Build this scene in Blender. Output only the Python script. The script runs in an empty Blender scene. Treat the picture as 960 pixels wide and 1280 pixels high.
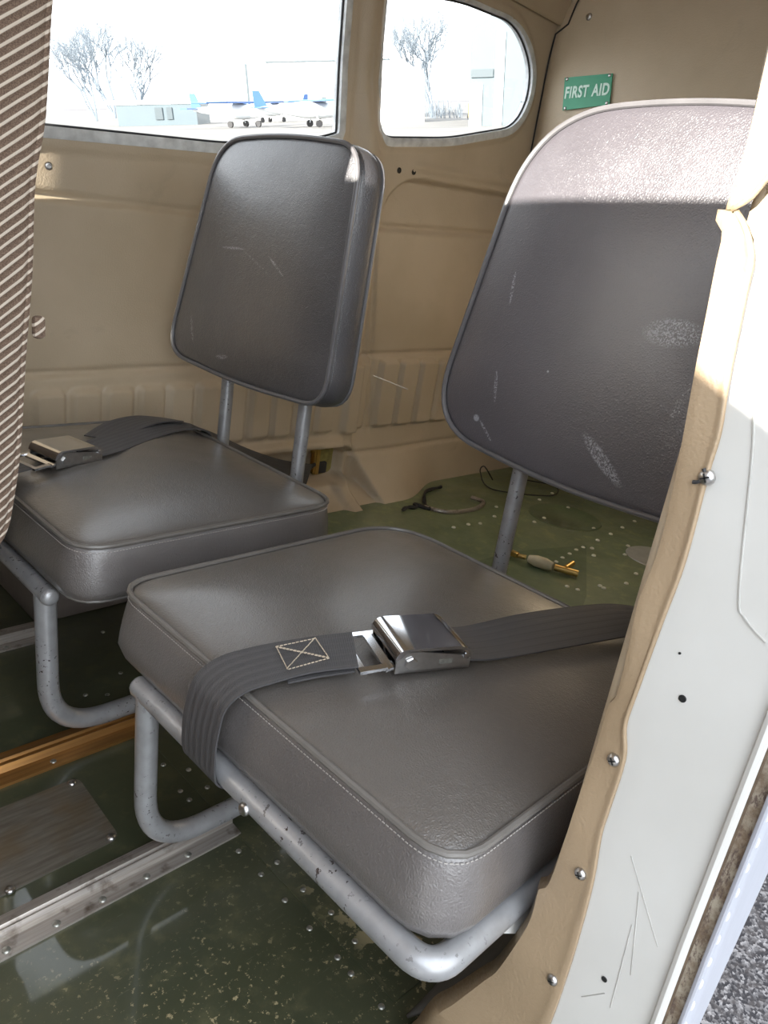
import bpy, bmesh, math, random
import numpy as np
from mathutils import Vector, Matrix
random.seed(7)
SC = bpy.context.scene
COL = SC.collection
# ------------------------------------------------------------------ camera
# aircraft frame: +X aft, +Y starboard, +Z up, cabin floor at z = 0
F = 941.0
_vx = Vector((950, -200, F)); _vy = Vector((-1040, -510, F))
_X = _vx.normalized(); _Y = (_vy - _vy.dot(_X) * _X).normalized(); _Z = _X.cross(_Y)
CAM = Vector((0, 0, .665))
def to_world(v):            # camera (right, down, forward) -> aircraft frame
    return Vector((_X.dot(v), _Y.dot(v), _Z.dot(v)))
cd = bpy.data.cameras.new('camera'); cam = bpy.data.objects.new('camera', cd); COL.objects.link(cam)
r_, u_, b_ = to_world(Vector((1, 0, 0))), to_world(Vector((0, -1, 0))), to_world(Vector((0, 0, -1)))
cam.matrix_world = Matrix(((r_.x, u_.x, b_.x, CAM.x), (r_.y, u_.y, b_.y, CAM.y), (r_.z, u_.z, b_.z, CAM.z), (0, 0, 0, 1)))
cd.sensor_fit = 'VERTICAL'; cd.sensor_height = 24; cd.lens = 24 * F / 1280; cd.clip_start = .01; cd.clip_end = 3000
SC.camera = cam
# true vertical outside (the taildragger sits nose-up)
UP = Vector((-.216, .013, .976)).normalized()
# ------------------------------------------------------------------ light
SUN_DIR = Vector((1, .12, -.22)).normalized()
SUN_E = 22.0
SKY_E = 3.2
SKY_A = .75            # the sky is brighter round towards the sun side
SKY_L = Vector((-.62, -.68, .38)).normalized()
w = bpy.data.worlds.new('sky'); SC.world = w; w.use_nodes = True
nt = w.node_tree; nt.nodes.clear()
_o = nt.nodes.new('ShaderNodeOutputWorld'); _b = nt.nodes.new('ShaderNodeBackground')
_t = nt.nodes.new('ShaderNodeTexCoord'); _d = nt.nodes.new('ShaderNodeVectorMath'); _d.operation = 'DOT_PRODUCT'
_d.inputs[1].default_value = UP; _r = nt.nodes.new('ShaderNodeValToRGB')
_r.color_ramp.elements[0].position = 0.0; _r.color_ramp.elements[0].color = (.30, .30, .31, 1)
_r.color_ramp.elements[1].position = 1.0; _r.color_ramp.elements[1].color = (.80, .88, 1, 1)
_e = _r.color_ramp.elements.new(.01); _e.color = (.92, .97, 1, 1)
_e = _r.color_ramp.elements.new(.35); _e.color = (.90, .955, 1, 1)
nt.links.new(_t.outputs['Generated'], _d.inputs[0]); nt.links.new(_d.outputs['Value'], _r.inputs[0])
_l = nt.nodes.new('ShaderNodeVectorMath'); _l.operation = 'DOT_PRODUCT'; _l.inputs[1].default_value = SKY_L; nt.links.new(_t.outputs['Generated'], _l.inputs[0])
_m = nt.nodes.new('ShaderNodeMapRange'); nt.links.new(_l.outputs['Value'], _m.inputs[0]); _m.inputs[1].default_value = 0; _m.inputs[2].default_value = 1; _m.inputs[3].default_value = SKY_E; _m.inputs[4].default_value = SKY_E * (1 + SKY_A)
nt.links.new(_r.outputs[0], _b.inputs[0]); nt.links.new(_m.outputs[0], _b.inputs[1]); nt.links.new(_b.outputs[0], _o.inputs[0])
sd = bpy.data.lights.new('sun', 'SUN'); sd.energy = SUN_E; sd.angle = math.radians(.6); sd.color = (1, .95, .86)
so = bpy.data.objects.new('sun', sd); COL.objects.link(so); so.rotation_euler = SUN_DIR.to_track_quat('-Z', 'Y').to_euler()
SC.view_settings.view_transform = 'Standard'; SC.view_settings.look = 'None'; SC.view_settings.gamma = 1
SC.view_settings.use_curve_mapping = False; SC.view_settings.exposure = 0.0

# ------------------------------------------------------------------ node helpers
class M:
    def __init__(s, name):
        s.m = bpy.data.materials.new(name); s.m.use_nodes = True; s.t = s.m.node_tree
        s.b = s.t.nodes['Principled BSDF']; s.co = None
    def n(s, kind, **kw):
        n = s.t.nodes.new('ShaderNode' + kind)
        for k, v in kw.items():
            if hasattr(n, k): setattr(n, k, v)
        return n
    def link(s, a, b): s.t.links.new(a, b)
    def obj(s):
        if not s.co: s.co = s.n('TexCoord')
        return s.co.outputs['Object']
    def val(s, inp, v):
        if hasattr(v, 'is_linked') or hasattr(v, 'links'): s.link(v, inp)
        elif isinstance(v, (tuple, list)): inp.default_value = tuple(v) + (() if len(v) == 4 or inp.type == 'VECTOR' else (1,))
        else: inp.default_value = v
    def math(s, op, a, b=0.0, c=None, clamp=False):
        n = s.n('Math'); n.operation = op; n.use_clamp = clamp
        s.val(n.inputs[0], a); s.val(n.inputs[1], b)
        if c is not None: s.val(n.inputs[2], c)
        return n.outputs[0]
    def noise(s, scale, detail=4, rough=.55, vec=None, dist=0):
        n = s.n('TexNoise'); n.inputs['Scale'].default_value = scale; n.inputs['Detail'].default_value = detail
        n.inputs['Roughness'].default_value = rough; n.inputs['Distortion'].default_value = dist
        s.link(vec or s.obj(), n.inputs['Vector']); return n.outputs['Fac']
    def voro(s, scale, feature='F1', vec=None):
        n = s.n('TexVoronoi'); n.feature = feature; n.inputs['Scale'].default_value = scale
        s.link(vec or s.obj(), n.inputs['Vector']); return n.outputs['Distance']
    def mapping(s, loc=(0,0,0), rot=(0,0,0), sc=(1,1,1), kind='POINT'):
        n = s.n('Mapping'); n.vector_type = kind; n.inputs['Location'].default_value = loc
        n.inputs['Rotation'].default_value = rot; n.inputs['Scale'].default_value = sc
        s.link(s.obj(), n.inputs['Vector']); return n.outputs[0]
    def ramp(s, fac, a, b, va=0.0, vb=1.0):
        n = s.n('MapRange'); n.clamp = True; s.link(fac, n.inputs[0])
        for i, v in zip((1, 2, 3, 4), (a, b, va, vb)): n.inputs[i].default_value = v
        return n.outputs[0]
    def mix(s, fac, a, b):
        n = s.n('Mix'); n.data_type = 'RGBA'; s.val(n.inputs[0], fac); s.val(n.inputs[6], a); s.val(n.inputs[7], b); return n.outputs[2]
    def bump(s, h, strength=.3, dist=.001):
        n = s.n('Bump'); n.inputs['Strength'].default_value = strength; n.inputs['Distance'].default_value = dist
        s.link(h, n.inputs['Height'])
        if s.b.inputs['Normal'].is_linked: s.link(s.b.inputs['Normal'].links[0].from_socket, n.inputs['Normal'])
        s.link(n.outputs[0], s.b.inputs['Normal'])
    def set(s, **kw):
        for k, v in kw.items():
            s.val(s.b.inputs[{'color': 'Base Color', 'rough': 'Roughness', 'metal': 'Metallic', 'spec': 'Specular IOR Level', 'coat': 'Coat Weight', 'coatr': 'Coat Roughness', 'sheen': 'Sheen Weight', 'aniso': 'Anisotropic'}[k]], v)
        return s

def plain(name, color, rough=.5, metal=0.0, var=.12, scale=30, bump=0, bs=200, spec=.5):
    m = M(name); n = m.noise(scale)
    c2 = tuple(c * (1 - var * 2) for c in color)
    m.set(color=m.mix(m.ramp(n, .3, .75), color, c2), rough=rough, metal=metal, spec=spec)
    if bump: m.bump(m.noise(bs, 3), bump, .001)
    return m.m

def vinyl(name, color, scuffs=(), rough=.36):
    """taupe leathercloth; scuffs = (y, z or x, length, width, angle) worn marks in object space (plane picked by axis)"""
    m = M(name)
    c1 = color; c2 = tuple(c * .8 for c in color)
    col = m.mix(m.ramp(m.noise(7, 3), .35, .7), c1, c2)
    wr = m.noise(60, 6, .7)
    for (ax, p, q, L, Wd, ang, lo) in scuffs:
        a, b_ = ('Y', 'Z') if ax == 'yz' else ('X', 'Y')
        sep = m.n('SeparateXYZ'); m.link(m.obj(), sep.inputs[0])
        dy = m.math('SUBTRACT', sep.outputs[a], p); dz = m.math('SUBTRACT', sep.outputs[b_], q)
        ca, sa = math.cos(ang), math.sin(ang)
        u = m.math('DIVIDE', m.math('ADD', m.math('MULTIPLY', dy, ca), m.math('MULTIPLY', dz, sa)), L / 2)
        v = m.math('DIVIDE', m.math('SUBTRACT', m.math('MULTIPLY', dz, ca), m.math('MULTIPLY', dy, sa)), Wd / 2)
        rr = m.math('ADD', m.math('POWER', m.math('ABSOLUTE', u), 2.0), m.math('POWER', m.math('ABSOLUTE', v), 2.0))
        e = m.ramp(rr, .5, 1.1, 1, 0)
        k = m.math('MULTIPLY', e, m.ramp(m.noise(520, 4, .7), lo, lo + .07))
        col = m.mix(m.math('MULTIPLY', k, .75), col, (.42, .43, .47))
    m.set(color=col, rough=m.ramp(m.noise(12, 4), .3, .7, rough - .06, rough + .08), spec=1.0, coat=.75, coatr=.27)
    # grain: small pebbles plus longer creases
    g_ = .75 if 'near' in name else 1.0
    m.bump(m.voro(430, 'DISTANCE_TO_EDGE', m.mapping(sc=(1, 1.0, .8))), .55, .0010)
    m.bump(m.noise(130, 5, .65, dist=1.5), .42 * g_, .0018 * g_)
    m.bump(m.noise(22, 3, .5, dist=.6), .18, .004)
    return m.m

V_TOP = (.108, .097, .087)
MAT = {}
MAT['vinyl'] = vinyl('taupe_vinyl', V_TOP)
MAT['vinyl_side'] = vinyl('taupe_vinyl_boxing', (.130, .117, .112))
MAT['vinyl_far_back'] = vinyl('charcoal_vinyl_far', (.070, .068, .074),
    [('yz', 1.01, .612, .060, .004, -.06, .47), ('yz', 1.092, .480, .050, .009, 1.25, .52), ('yz', 1.0, .450, .035, .008, -.2, .50),
     ('yz', .90, .60, .05, .004, .5, .5), ('yz', .95, .60, .09, .004, .35, .56)])
MAT['vinyl_near_back'] = vinyl('charcoal_vinyl_near', (.092, .084, .095),
    [('yz', .340, .6135, .066, .030, -.10, .50), ('yz', .376, .468, .075, .016, .65, .47), ('yz', .556, .467, .010, .009, 0, .36),
     ('yz', .538, .455, .034, .004, .75, .46), ('yz', .551, .628, .042, .005, 1.45, .50), ('yz', .537, .512, .040, .005, 1.35, .47),
     ('yz', .318, .50, .035, .07, .3, .62), ('yz', .47, .545, .003, .003, 0, .3), ('yz', .31, .55, .01, .05, .2, .56)], .34)
MAT['piping'] = plain('grey_piping', (.155, .143, .13), .30, var=.1, bump=.2, bs=500)
MAT['piping_dark'] = plain('charcoal_piping', (.14, .135, .14), .30, var=.1, bump=.2, bs=500)
MAT['thread_tan'] = plain('tan_thread', (.50, .42, .32), .8)
MAT['thread_grey'] = plain('pale_thread', (.42, .39, .36), .8)
MAT['web'] = None
MAT['chrome'] = plain('polished_chrome', (.72, .73, .76), .09, 1, var=.03)
MAT['steel'] = plain('worn_steel', (.58, .57, .56), .30, 1, var=.12, scale=120)
MAT['rivet'] = plain('rivet_aluminium', (.42, .42, .38), .38, .8, var=.25, scale=300)
MAT['rivet_pale'] = plain('pale_rivet', (.85, .85, .72), .5, .0)
MAT['black'] = plain('black_void', (.012, .012, .012), .6)
MAT['seal'] = plain('dark_rubber', (.03, .03, .032), .6)
MAT['gold'] = None
def mk():
    m = M('seatbelt_webbing')        # fine cross ribs, long bands
    sep = m.n('SeparateXYZ'); uv = m.n('TexCoord'); m.link(uv.outputs['UV'], sep.inputs[0])
    rib = m.math('SINE', m.math('MULTIPLY', sep.outputs['X'], 5200.0)); band = m.math('SINE', m.math('MULTIPLY', sep.outputs['Y'], 38.0))
    m.set(color=m.mix(m.ramp(band, -.2, .9), (.058, .056, .058), (.078, .075, .077)), rough=m.ramp(band, -1, 1, .42, .6), spec=.4)
    m.bump(rib, .25, .0004); m.bump(m.ramp(band, -.5, .5), .25, .0004); MAT['web'] = m.m
    m = M('anodised_gold_rail'); n = m.noise(3, 4, vec=m.mapping(sc=(2, 60, 60)))
    m.set(color=m.mix(m.ramp(n, .3, .7), (.50, .25, .075), (.30, .15, .05)), metal=.75, rough=.34); MAT['gold'] = m.m
    m = M('worn_aluminium_rail'); n = m.noise(3, 5, vec=m.mapping(sc=(3, 90, 90))); d = m.noise(45, 5)
    c = m.mix(m.ramp(n, .3, .7), (.50, .46, .42), (.30, .265, .235))
    m.set(color=m.mix(m.ramp(d, .55, .72), c, (.14, .11, .085)), metal=.6, rough=.36); MAT['rail'] = m.m
    m = M('dull_access_plate'); n = m.noise(4, 6, vec=m.mapping(rot=(0, 0, .4), sc=(6, 60, 20))); d = m.noise(14, 4)
    c = m.mix(m.ramp(n, .35, .65), (.16, .145, .12), (.105, .09, .07))
    m.set(color=m.mix(m.ramp(d, .45, .7), c, (.13, .09, .045)), metal=.35, rough=.40); m.bump(n, .1, .0005); MAT['plate'] = m.m
    # silver painted tube, chipped to dark steel
    m = M('silver_tube_paint'); chip = m.ramp(m.noise(190, 3, .6),   .62, .65)
    blot = m.ramp(m.noise(16, 2), .42, .60); chip = m.math('MULTIPLY', chip, blot)
    m.set(color=m.mix(chip, m.mix(m.ramp(m.noise(50), .4, .65), (.37, .37, .38), (.31, .31, .315)), (.035, .022, .018)), metal=m.ramp(chip, 0, 1, .45, 0), rough=.36)
    m.bump(m.noise(400, 3), .12, .0006); MAT['tube'] = m.m
    # hammered tan lining
    def lining(name, c, bstr=.35):
        m = M(name); n1 = m.noise(5, 4); n2 = m.noise(300, 3, .6)
        a = m.mix(m.ramp(n1, .35, .7), c, tuple(x * y for x, y in zip(c, (.86, .85, .82))))
        st = m.ramp(m.noise(9, 5, .6, dist=.8), .62, .72)
        a = m.mix(m.math('MULTIPLY', st, .25), a, tuple(x * .6 for x in c))
        m.set(color=a, rough=m.ramp(n2, .3, .7, .32, .55), spec=.45)
        m.bump(m.noise(420, 2, .5), bstr, .0012); return m.m
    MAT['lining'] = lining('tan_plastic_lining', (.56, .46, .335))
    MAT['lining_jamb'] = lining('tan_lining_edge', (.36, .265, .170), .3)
    MAT['headliner'] = lining('tan_headliner', (.58, .47, .335), .5)
    m = M('white_jamb_paint'); n1 = m.noise(6, 4)
    sc = m.ramp(m.noise(30, 6, .8, vec=m.mapping(sc=(1, 1, .18))), .70, .73)
    c = m.mix(m.ramp(n1, .4, .7), (.60, .592, .565), (.54, .53, .50))
    m.set(color=m.mix(m.math('MULTIPLY', sc, .5), c, (.42, .37, .29)), rough=.38, spec=.5); MAT['white'] = m.m
    MAT['groove_line'] = plain('scribed_line', (.46, .45, .42), .6)
    MAT['skin'] = plain('shaded_white_skin_paint', (.385, .395, .44), .5, var=.04)  # white paint with the bluish shade of this side put into its colour
    m = M('dirty_seal_channel'); n = m.noise(60, 6, .7); n2 = m.noise(300, 4, .7, vec=m.mapping(sc=(1, 1, .4)))
    c = m.mix(m.ramp(n, .38, .62), (.45, .39, .30), (.20, .14, .09)); m.set(color=m.mix(m.ramp(n2, .5, .62), c, (.13, .09, .07)), rough=.8); MAT['groove'] = m.m
    # zinc-chromate green floor with beige chips
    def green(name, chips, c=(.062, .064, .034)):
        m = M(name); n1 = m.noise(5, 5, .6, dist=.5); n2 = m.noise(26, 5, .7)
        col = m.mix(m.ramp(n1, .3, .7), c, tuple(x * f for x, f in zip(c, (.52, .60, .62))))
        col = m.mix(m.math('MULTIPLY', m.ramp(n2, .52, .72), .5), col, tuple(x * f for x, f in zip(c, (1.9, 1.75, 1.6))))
        scr = m.ramp(m.noise(26, 3, .6, vec=m.mapping(rot=(0, 0, .75), sc=(1, 26, 1))), .685, .72)
        scr2 = m.ramp(m.noise(22, 3, .6, vec=m.mapping(loc=(3, 1, 0), rot=(0, 0, -.6), sc=(1, 30, 1))), .70, .73)
        col = m.mix(m.math('MULTIPLY', m.math('MAXIMUM', scr, scr2), .45), col, (.16, .17, .12))
        if chips:
            sep = m.n('SeparateXYZ'); m.link(m.obj(), sep.inputs[0])
            zone = m.math('MULTIPLY', m.ramp(sep.outputs['Y'], .38, .56, 1, 0), m.ramp(m.noise(11, 3), .42, .56))
            ch = m.math('MULTIPLY', m.ramp(m.noise(150, 6, .7), .59, .61), zone)
            z2 = m.math('MULTIPLY', m.ramp(sep.outputs['X'], .43, .46), m.ramp(sep.outputs['Y'], .42, .48, 1, 0))
            ch2 = m.math('MULTIPLY', m.ramp(m.noise(48, 6, .6), .535, .55), z2)
            col = m.mix(m.math('MAXIMUM', ch, ch2), col, (.32, .27, .155))
        m.set(color=col, rough=m.ramp(n2, .3, .7, .32, .55), spec=.5, coat=m.ramp(m.noise(6, 4), .42, .58, .15, .9), coatr=.045); m.bump(m.noise(14, 3), .08, .002); return m.m
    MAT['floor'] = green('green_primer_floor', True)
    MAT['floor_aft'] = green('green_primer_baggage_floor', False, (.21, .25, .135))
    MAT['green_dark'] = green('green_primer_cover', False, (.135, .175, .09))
    # striped tweed
    m = M('striped_tweed'); mp = m.mapping(rot=(0, math.radians(38), 0))
    sep = m.n('SeparateXYZ'); m.link(mp, sep.inputs[0])
    wv = m.math('SINE', m.math('MULTIPLY', m.math('ADD', sep.outputs['Z'], m.math('MULTIPLY', m.noise(6, 2), .006)), 2 * math.pi / .0078))
    nz = m.noise(900, 2)
    c = m.mix(m.ramp(nz, .4, .6), (.22, .155, .115), (.13, .088, .065))
    c = m.mix(m.ramp(wv, .45, .75), c, (.64, .56, .47))
    m.set(color=c, rough=.9, spec=.2); m.bump(m.math('ADD', m.math('MULTIPLY', wv, .5), m.math('MULTIPLY', nz, 1.0)), .5, .0012); MAT['tweed'] = m.m
    MAT['box'] = plain('brown_grey_box', (.14, .115, .10), .55, bump=.2)
    MAT['grime'] = plain('grimy_sealant', (.16, .11, .07), .8, var=.3, scale=80)
    MAT['kick'] = plain('taupe_kick_panel', (.15, .147, .145), .7, bump=.2)
    MAT['foam'] = plain('yellow_foam', (.50, .42, .14), .9, var=.25, scale=60, bump=.5)
    MAT['brass'] = plain('brass_fitting', (.70, .47, .16), .3, .9)
    MAT['cream'] = plain('cream_plastic_clamp', (.68, .60, .40), .5, var=.15)
    MAT['sign'] = plain('green_placard', (.055, .36, .20), .45, var=.05)
    MAT['signtext'] = plain('placard_lettering', (.75, .95, .85), .5, var=.02)
    MAT['disc'] = plain('bare_inspection_disc', (.5, .51, .49), .35, .3, var=.1)
    # outside
    m = M('speckled_asphalt'); v = m.n('TexVoronoi'); v.inputs['Scale'].default_value = 210; m.link(m.obj(), v.inputs['Vector'])
    sp = m.n('SeparateColor'); m.link(v.outputs['Color'], sp.inputs[0])
    c = m.mix(m.ramp(sp.outputs[0], .35, .95), (.007, .007, .010), (.11, .11, .12))
    c = m.mix(m.ramp(m.noise(60, 4), .45, .7), c, (.022, .02, .022)); m.set(color=c, rough=.7, spec=.3)
    m.bump(v.outputs['Distance'], .3, .003); MAT['asphalt'] = m.m
    m = M('weathered_concrete_apron'); n = m.noise(.12, 4, vec=m.mapping(rot=(0, 0, .2), sc=(.25, 3, 1)))
    m.set(color=m.mix(m.ramp(n, .42, .6), (.150, .143, .130), (.105, .102, .094)), rough=.8); MAT['apron'] = m.m
    m = M('clear_acrylic')
    t = m.n('BsdfTransparent'); g = m.n('BsdfGlossy'); g.inputs['Roughness'].default_value = .03; mx = m.n('MixShader'); lw = m.n('LayerWeight'); lw.inputs[0].default_value = .5; pwv = m.math('MULTIPLY_ADD', m.math('POWER', lw.outputs['Facing'], 5.0), .6, .04)
    m.link(pwv, mx.inputs[0]); m.link(t.outputs[0], mx.inputs[1]); m.link(g.outputs[0], mx.inputs[2])
    m.link(mx.outputs[0], m.t.nodes['Material Output'].inputs['Surface']); MAT['glass'] = m.m
mk()
MAT['hangar'] = plain('white_hangar_sheet', (.80, .80, .80), .6, var=.02, scale=1)
MAT['hangar_blue'] = plain('pale_blue_sheet', (.080, .108, .122), .6, var=.03, scale=1)
MAT['hangar_dark'] = plain('dark_trim', (.06, .08, .09), .6)  # dark colour of the hangar windows, door rail and pipe
MAT['bark'] = plain('grey_bark', (.15, .18, .21), .9, var=.1, scale=3)
MAT['red'] = plain('red_paint', (.22, .03, .03), .5)
MAT['yellow'] = plain('yellow_paint', (.22, .16, .03), .5)
MAT['plane_white'] = plain('white_aircraft_paint', (.75, .78, .80), .3, var=.02, scale=1)
MAT['plane_blue'] = plain('blue_aircraft_paint', (.05, .12, .30), .4, var=.05, scale=1)

# ------------------------------------------------------------------ mesh helpers
def link_mesh(name, bm, mat, parent=None, smooth=True, angle=40):
    me = bpy.data.meshes.new(name); bmesh.ops.recalc_face_normals(bm, faces=bm.faces[:])
    bm.to_mesh(me); bm.free()
    if smooth:
        for p in me.polygons: p.use_smooth = True
        me.set_sharp_from_angle(angle=math.radians(angle))
    ms = mat if isinstance(mat, (list, tuple)) else [mat]
    for k in ms: me.materials.append(k)
    o = bpy.data.objects.new(name, me); COL.objects.link(o)
    if parent: o.parent = parent
    return o
def thing(name, label, cat, loc=(0, 0, 0), group=None):
    o = bpy.data.objects.new(name, None); COL.objects.link(o); o.location = loc; o.empty_display_size = .05
    o['label'] = label; o['category'] = cat
    if group: o['group'] = group
    bpy.context.view_layer.update(); return o
def adopt(o, parent):           # geometry is written in aircraft coordinates; keep it there
    bpy.context.view_layer.update(); o.parent = parent; o.matrix_parent_inverse = parent.matrix_world.inverted(); return o
def tag(o, label, cat, group=None, kind=None):
    o['label'] = label; o['category'] = cat
    if group: o['group'] = group
    if kind: o['kind'] = kind
    return o
def structure(o): o['kind'] = 'structure'; return o
def bx(bm, c, s, rot=None, bevel=0, seg=2):
    r = bmesh.ops.create_cube(bm, size=1); vs = r['verts']
    for v in vs: v.co = Vector((v.co.x * s[0], v.co.y * s[1], v.co.z * s[2]))
    if bevel:
        es = list({e for v in vs for e in v.link_edges}); rr = bmesh.ops.bevel(bm, geom=es, offset=bevel, segments=seg, profile=.5, affect='EDGES')
        vs = list({v for f in rr['faces'] for v in f.verts} | {v for v in vs if v.is_valid})
    for v in vs:
        if rot: v.co = rot @ v.co
        v.co += Vector(c)
def smooth_path(pts, n=8):
    P = [Vector(p) for p in pts]; out = []
    for i in range(len(P) - 1):
        p0 = P[max(i - 1, 0)]; p1 = P[i]; p2 = P[i + 1]; p3 = P[min(i + 2, len(P) - 1)]
        for k in range(n):
            t = k / n
            out.append(.5 * ((2 * p1) + (p2 - p0) * t + (2 * p0 - 5 * p1 + 4 * p2 - p3) * t * t + (3 * p1 - p0 - 3 * p2 + p3) * t ** 3))
    out.append(P[-1]); return out
def bend_path(pts, r, n=8):     # straight runs joined by round bends
    P = [Vector(p) for p in pts]; out = [P[0]]
    for i in range(1, len(P) - 1):
        rr = r[i - 1] if isinstance(r, (list, tuple)) else r
        a = (P[i - 1] - P[i]).normalized(); b = (P[i + 1] - P[i]).normalized()
        s = P[i] + a * rr; e = P[i] + b * rr
        for k in range(n + 1):
            t = k / n; out.append((1 - t) ** 2 * s + 2 * t * (1 - t) * P[i] + t * t * e)
    out.append(P[-1]); return out
def tube(bm, path, r, seg=14, closed=False, caps=True):
    P = [Vector(p) for p in path]; N = len(P); rings = []
    prev = None
    for i in range(N):
        if closed: t = (P[(i + 1) % N] - P[i - 1]).normalized()
        else: t = (P[min(i + 1, N - 1)] - P[max(i - 1, 0)]).normalized()
        if prev is None:
            a = Vector((0, 0, 1)) if abs(t.z) < .9 else Vector((1, 0, 0)); u = t.cross(a).normalized()
        else: u = (prev - t * prev.dot(t)).normalized()
        prev = u; v = t.cross(u); rr = r(i / (N - 1)) if callable(r) else r
        rings.append([bm.verts.new(P[i] + (u * math.cos(2 * math.pi * k / seg) + v * math.sin(2 * math.pi * k / seg)) * rr) for k in range(seg)])
    for i in range(N if closed else N - 1):
        A = rings[i]; B = rings[(i + 1) % N]
        off = 0
        if closed and i == N - 1:
            off = min(range(seg), key=lambda q: (A[0].co - B[q].co).length)
        for k in range(seg):
            bm.faces.new((A[k], A[(k + 1) % seg], B[(k + 1 + off) % seg], B[(k + off) % seg]))
    if caps and not closed: bm.faces.new(rings[0]); bm.faces.new(rings[-1])
def lathe(bm, prof, c, axis=(0, 0, 1), seg=20):   # profile [(radius, height)]
    q = Vector((0, 0, 1)).rotation_difference(Vector(axis).normalized()); rings = []
    for r, h in prof:
        if r < 1e-6: rings.append([bm.verts.new(Vector(c) + q @ Vector((0, 0, h)))])
        else: rings.append([bm.verts.new(Vector(c) + q @ Vector((r * math.cos(2 * math.pi * k / seg), r * math.sin(2 * math.pi * k / seg), h))) for k in range(seg)])
    for A, B in zip(rings, rings[1:]):
        for k in range(seg):
            k2 = (k + 1) % seg
            if len(A) == 1 and len(B) == 1: continue
            if len(A) == 1: bm.faces.new((A[0], B[k], B[k2]))
            elif len(B) == 1: bm.faces.new((A[k], A[k2], B[0]))
            else: bm.faces.new((A[k], A[k2], B[k2], B[k]))
def dome(bm, c, r, axis=(0, 0, 1), h=.45, seg=14):
    lathe(bm, [(r, -r * .2), (r, 0), (r * .92, r * h * .45), (r * .65, r * h * .85), (0, r * h)], c, axis, seg)
def prism(bm, pts, vec):        # polygon of 3D points swept by vec
    A = [bm.verts.new(Vector(p)) for p in pts]; B = [bm.verts.new(Vector(p) + Vector(vec)) for p in pts]; n = len(A)
    bm.faces.new(A); bm.faces.new(B[::-1])
    for i in range(n): bm.faces.new((A[i], B[i], B[(i + 1) % n], A[(i + 1) % n]))
def round_poly(pts, rads, n=8):
    out = []; N = len(pts)
    for i in range(N):
        p = Vector(pts[i]).to_2d(); a = Vector(pts[i - 1]).to_2d(); b = Vector(pts[(i + 1) % N]).to_2d(); r = rads[i] if isinstance(rads, (list, tuple)) else rads
        s = p + (a - p).normalized() * r; e = p + (b - p).normalized() * r
        if r < 1e-5: out.append(p); continue
        for k in range(n + 1):
            t = k / n; out.append((1 - t) ** 2 * s + 2 * t * (1 - t) * p + t * t * e)
    return out
def resample(pts, n):
    P = [Vector(p).to_2d() for p in pts]; L = [0]
    for i in range(len(P)): L.append(L[-1] + (P[(i + 1) % len(P)] - P[i]).length)
    out = []; j = 0
    for k in range(n):
        d = L[-1] * k / n
        while L[j + 1] < d: j += 1
        t = (d - L[j]) / max(L[j + 1] - L[j], 1e-9); out.append(P[j].lerp(P[(j + 1) % len(P)], t))
    return out
def offset2(pts, d):            # outward for CCW outline
    N = len(pts); out = []
    for i in range(N):
        t = (pts[(i + 1) % N] - pts[i - 1]).normalized(); out.append(pts[i] + Vector((t.y, -t.x)) * d)
    return out
def ribbon(bm, pts, wid, thick=.0016, n=10):
    """webbing: pts = [(centre, width direction)]"""
    C = smooth_path([p for p, _ in pts], n); W = smooth_path([q for _, q in pts], n)
    uvl = bm.loops.layers.uv.verify(); rows = []; L = 0; NW = 5
    for i, (c, wv) in enumerate(zip(C, W)):
        if i: L += (C[i] - C[i - 1]).length
        t = (C[min(i + 1, len(C) - 1)] - C[max(i - 1, 0)]).normalized(); wv = (wv - t * wv.dot(t)).normalized(); nn = t.cross(wv).normalized()
        top = [(bm.verts.new(c + wv * wid * (k / NW - .5) + nn * thick / 2), k / NW) for k in range(NW + 1)]
        bot = [(bm.verts.new(c + wv * wid * (k / NW - .5) - nn * thick / 2), k / NW) for k in range(NW, -1, -1)]
        rows.append((top + bot, L))
    m = len(rows[0][0])
    for (A, la), (B, lb) in zip(rows, rows[1:]):
        for k in range(m):
            k2 = (k + 1) % m; f = bm.faces.new((A[k][0], A[k2][0], B[k2][0], B[k][0]))
            for lp, uv in zip(f.loops, ((la, A[k][1]), (la, A[k2][1]), (lb, B[k2][1]), (lb, B[k][1]))): lp[uvl].uv = (uv[0], uv[1])
    bm.faces.new([v for v, _ in rows[0][0]]); bm.faces.new([v for v, _ in rows[-1][0]][::-1])

# ------------------------------------------------------------------ cabin side wall (relief moulded in one sheet)
YW = 1.28
def Ys(z): return YW - (.9 * max(z - 1.1, 0) ** 2)
WIN1 = round_poly([(.43, .727), (.854, .768), (1.057, .814), (1.107, .834), (1.094, .96), (1.084, 1.13), (.43, 1.13)], [.03, .05, .03, .010, .03, .03, .03])
WIN2 = round_poly([(1.176, 1.115), (1.182, 1.01), (1.205, .842), (1.434, .882), (1.690, .955), (1.722, 1.085), (1.61, 1.172), (1.40, 1.160)], [.025, .05, .052, .05, .07, .075, .06, .06])
def sdf_poly(px, pz, poly):
    d = np.full(px.shape, 1e9); nx = np.zeros(px.shape); nz = np.zeros(px.shape); ins = np.zeros(px.shape, bool); N = len(poly)
    for i in range(N):
        ax, az = poly[i]; bx_, bz = poly[(i + 1) % N]; ex, ez = bx_ - ax, bz - az; L2 = ex * ex + ez * ez
        if L2 < 1e-12: continue
        t = np.clip(((px - ax) * ex + (pz - az) * ez) / L2, 0, 1); cx, cz = ax + t * ex, az + t * ez
        dd = np.hypot(px - cx, pz - cz); k = dd < d; d = np.where(k, dd, d); nx = np.where(k, cx, nx); nz = np.where(k, cz, nz)
        c = ((az > pz) != (bz > pz)) & (px < (bx_ - ax) * (pz - az) / (bz - az + 1e-15) + ax); ins ^= c
    return np.where(ins, -d, d), nx, nz
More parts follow.
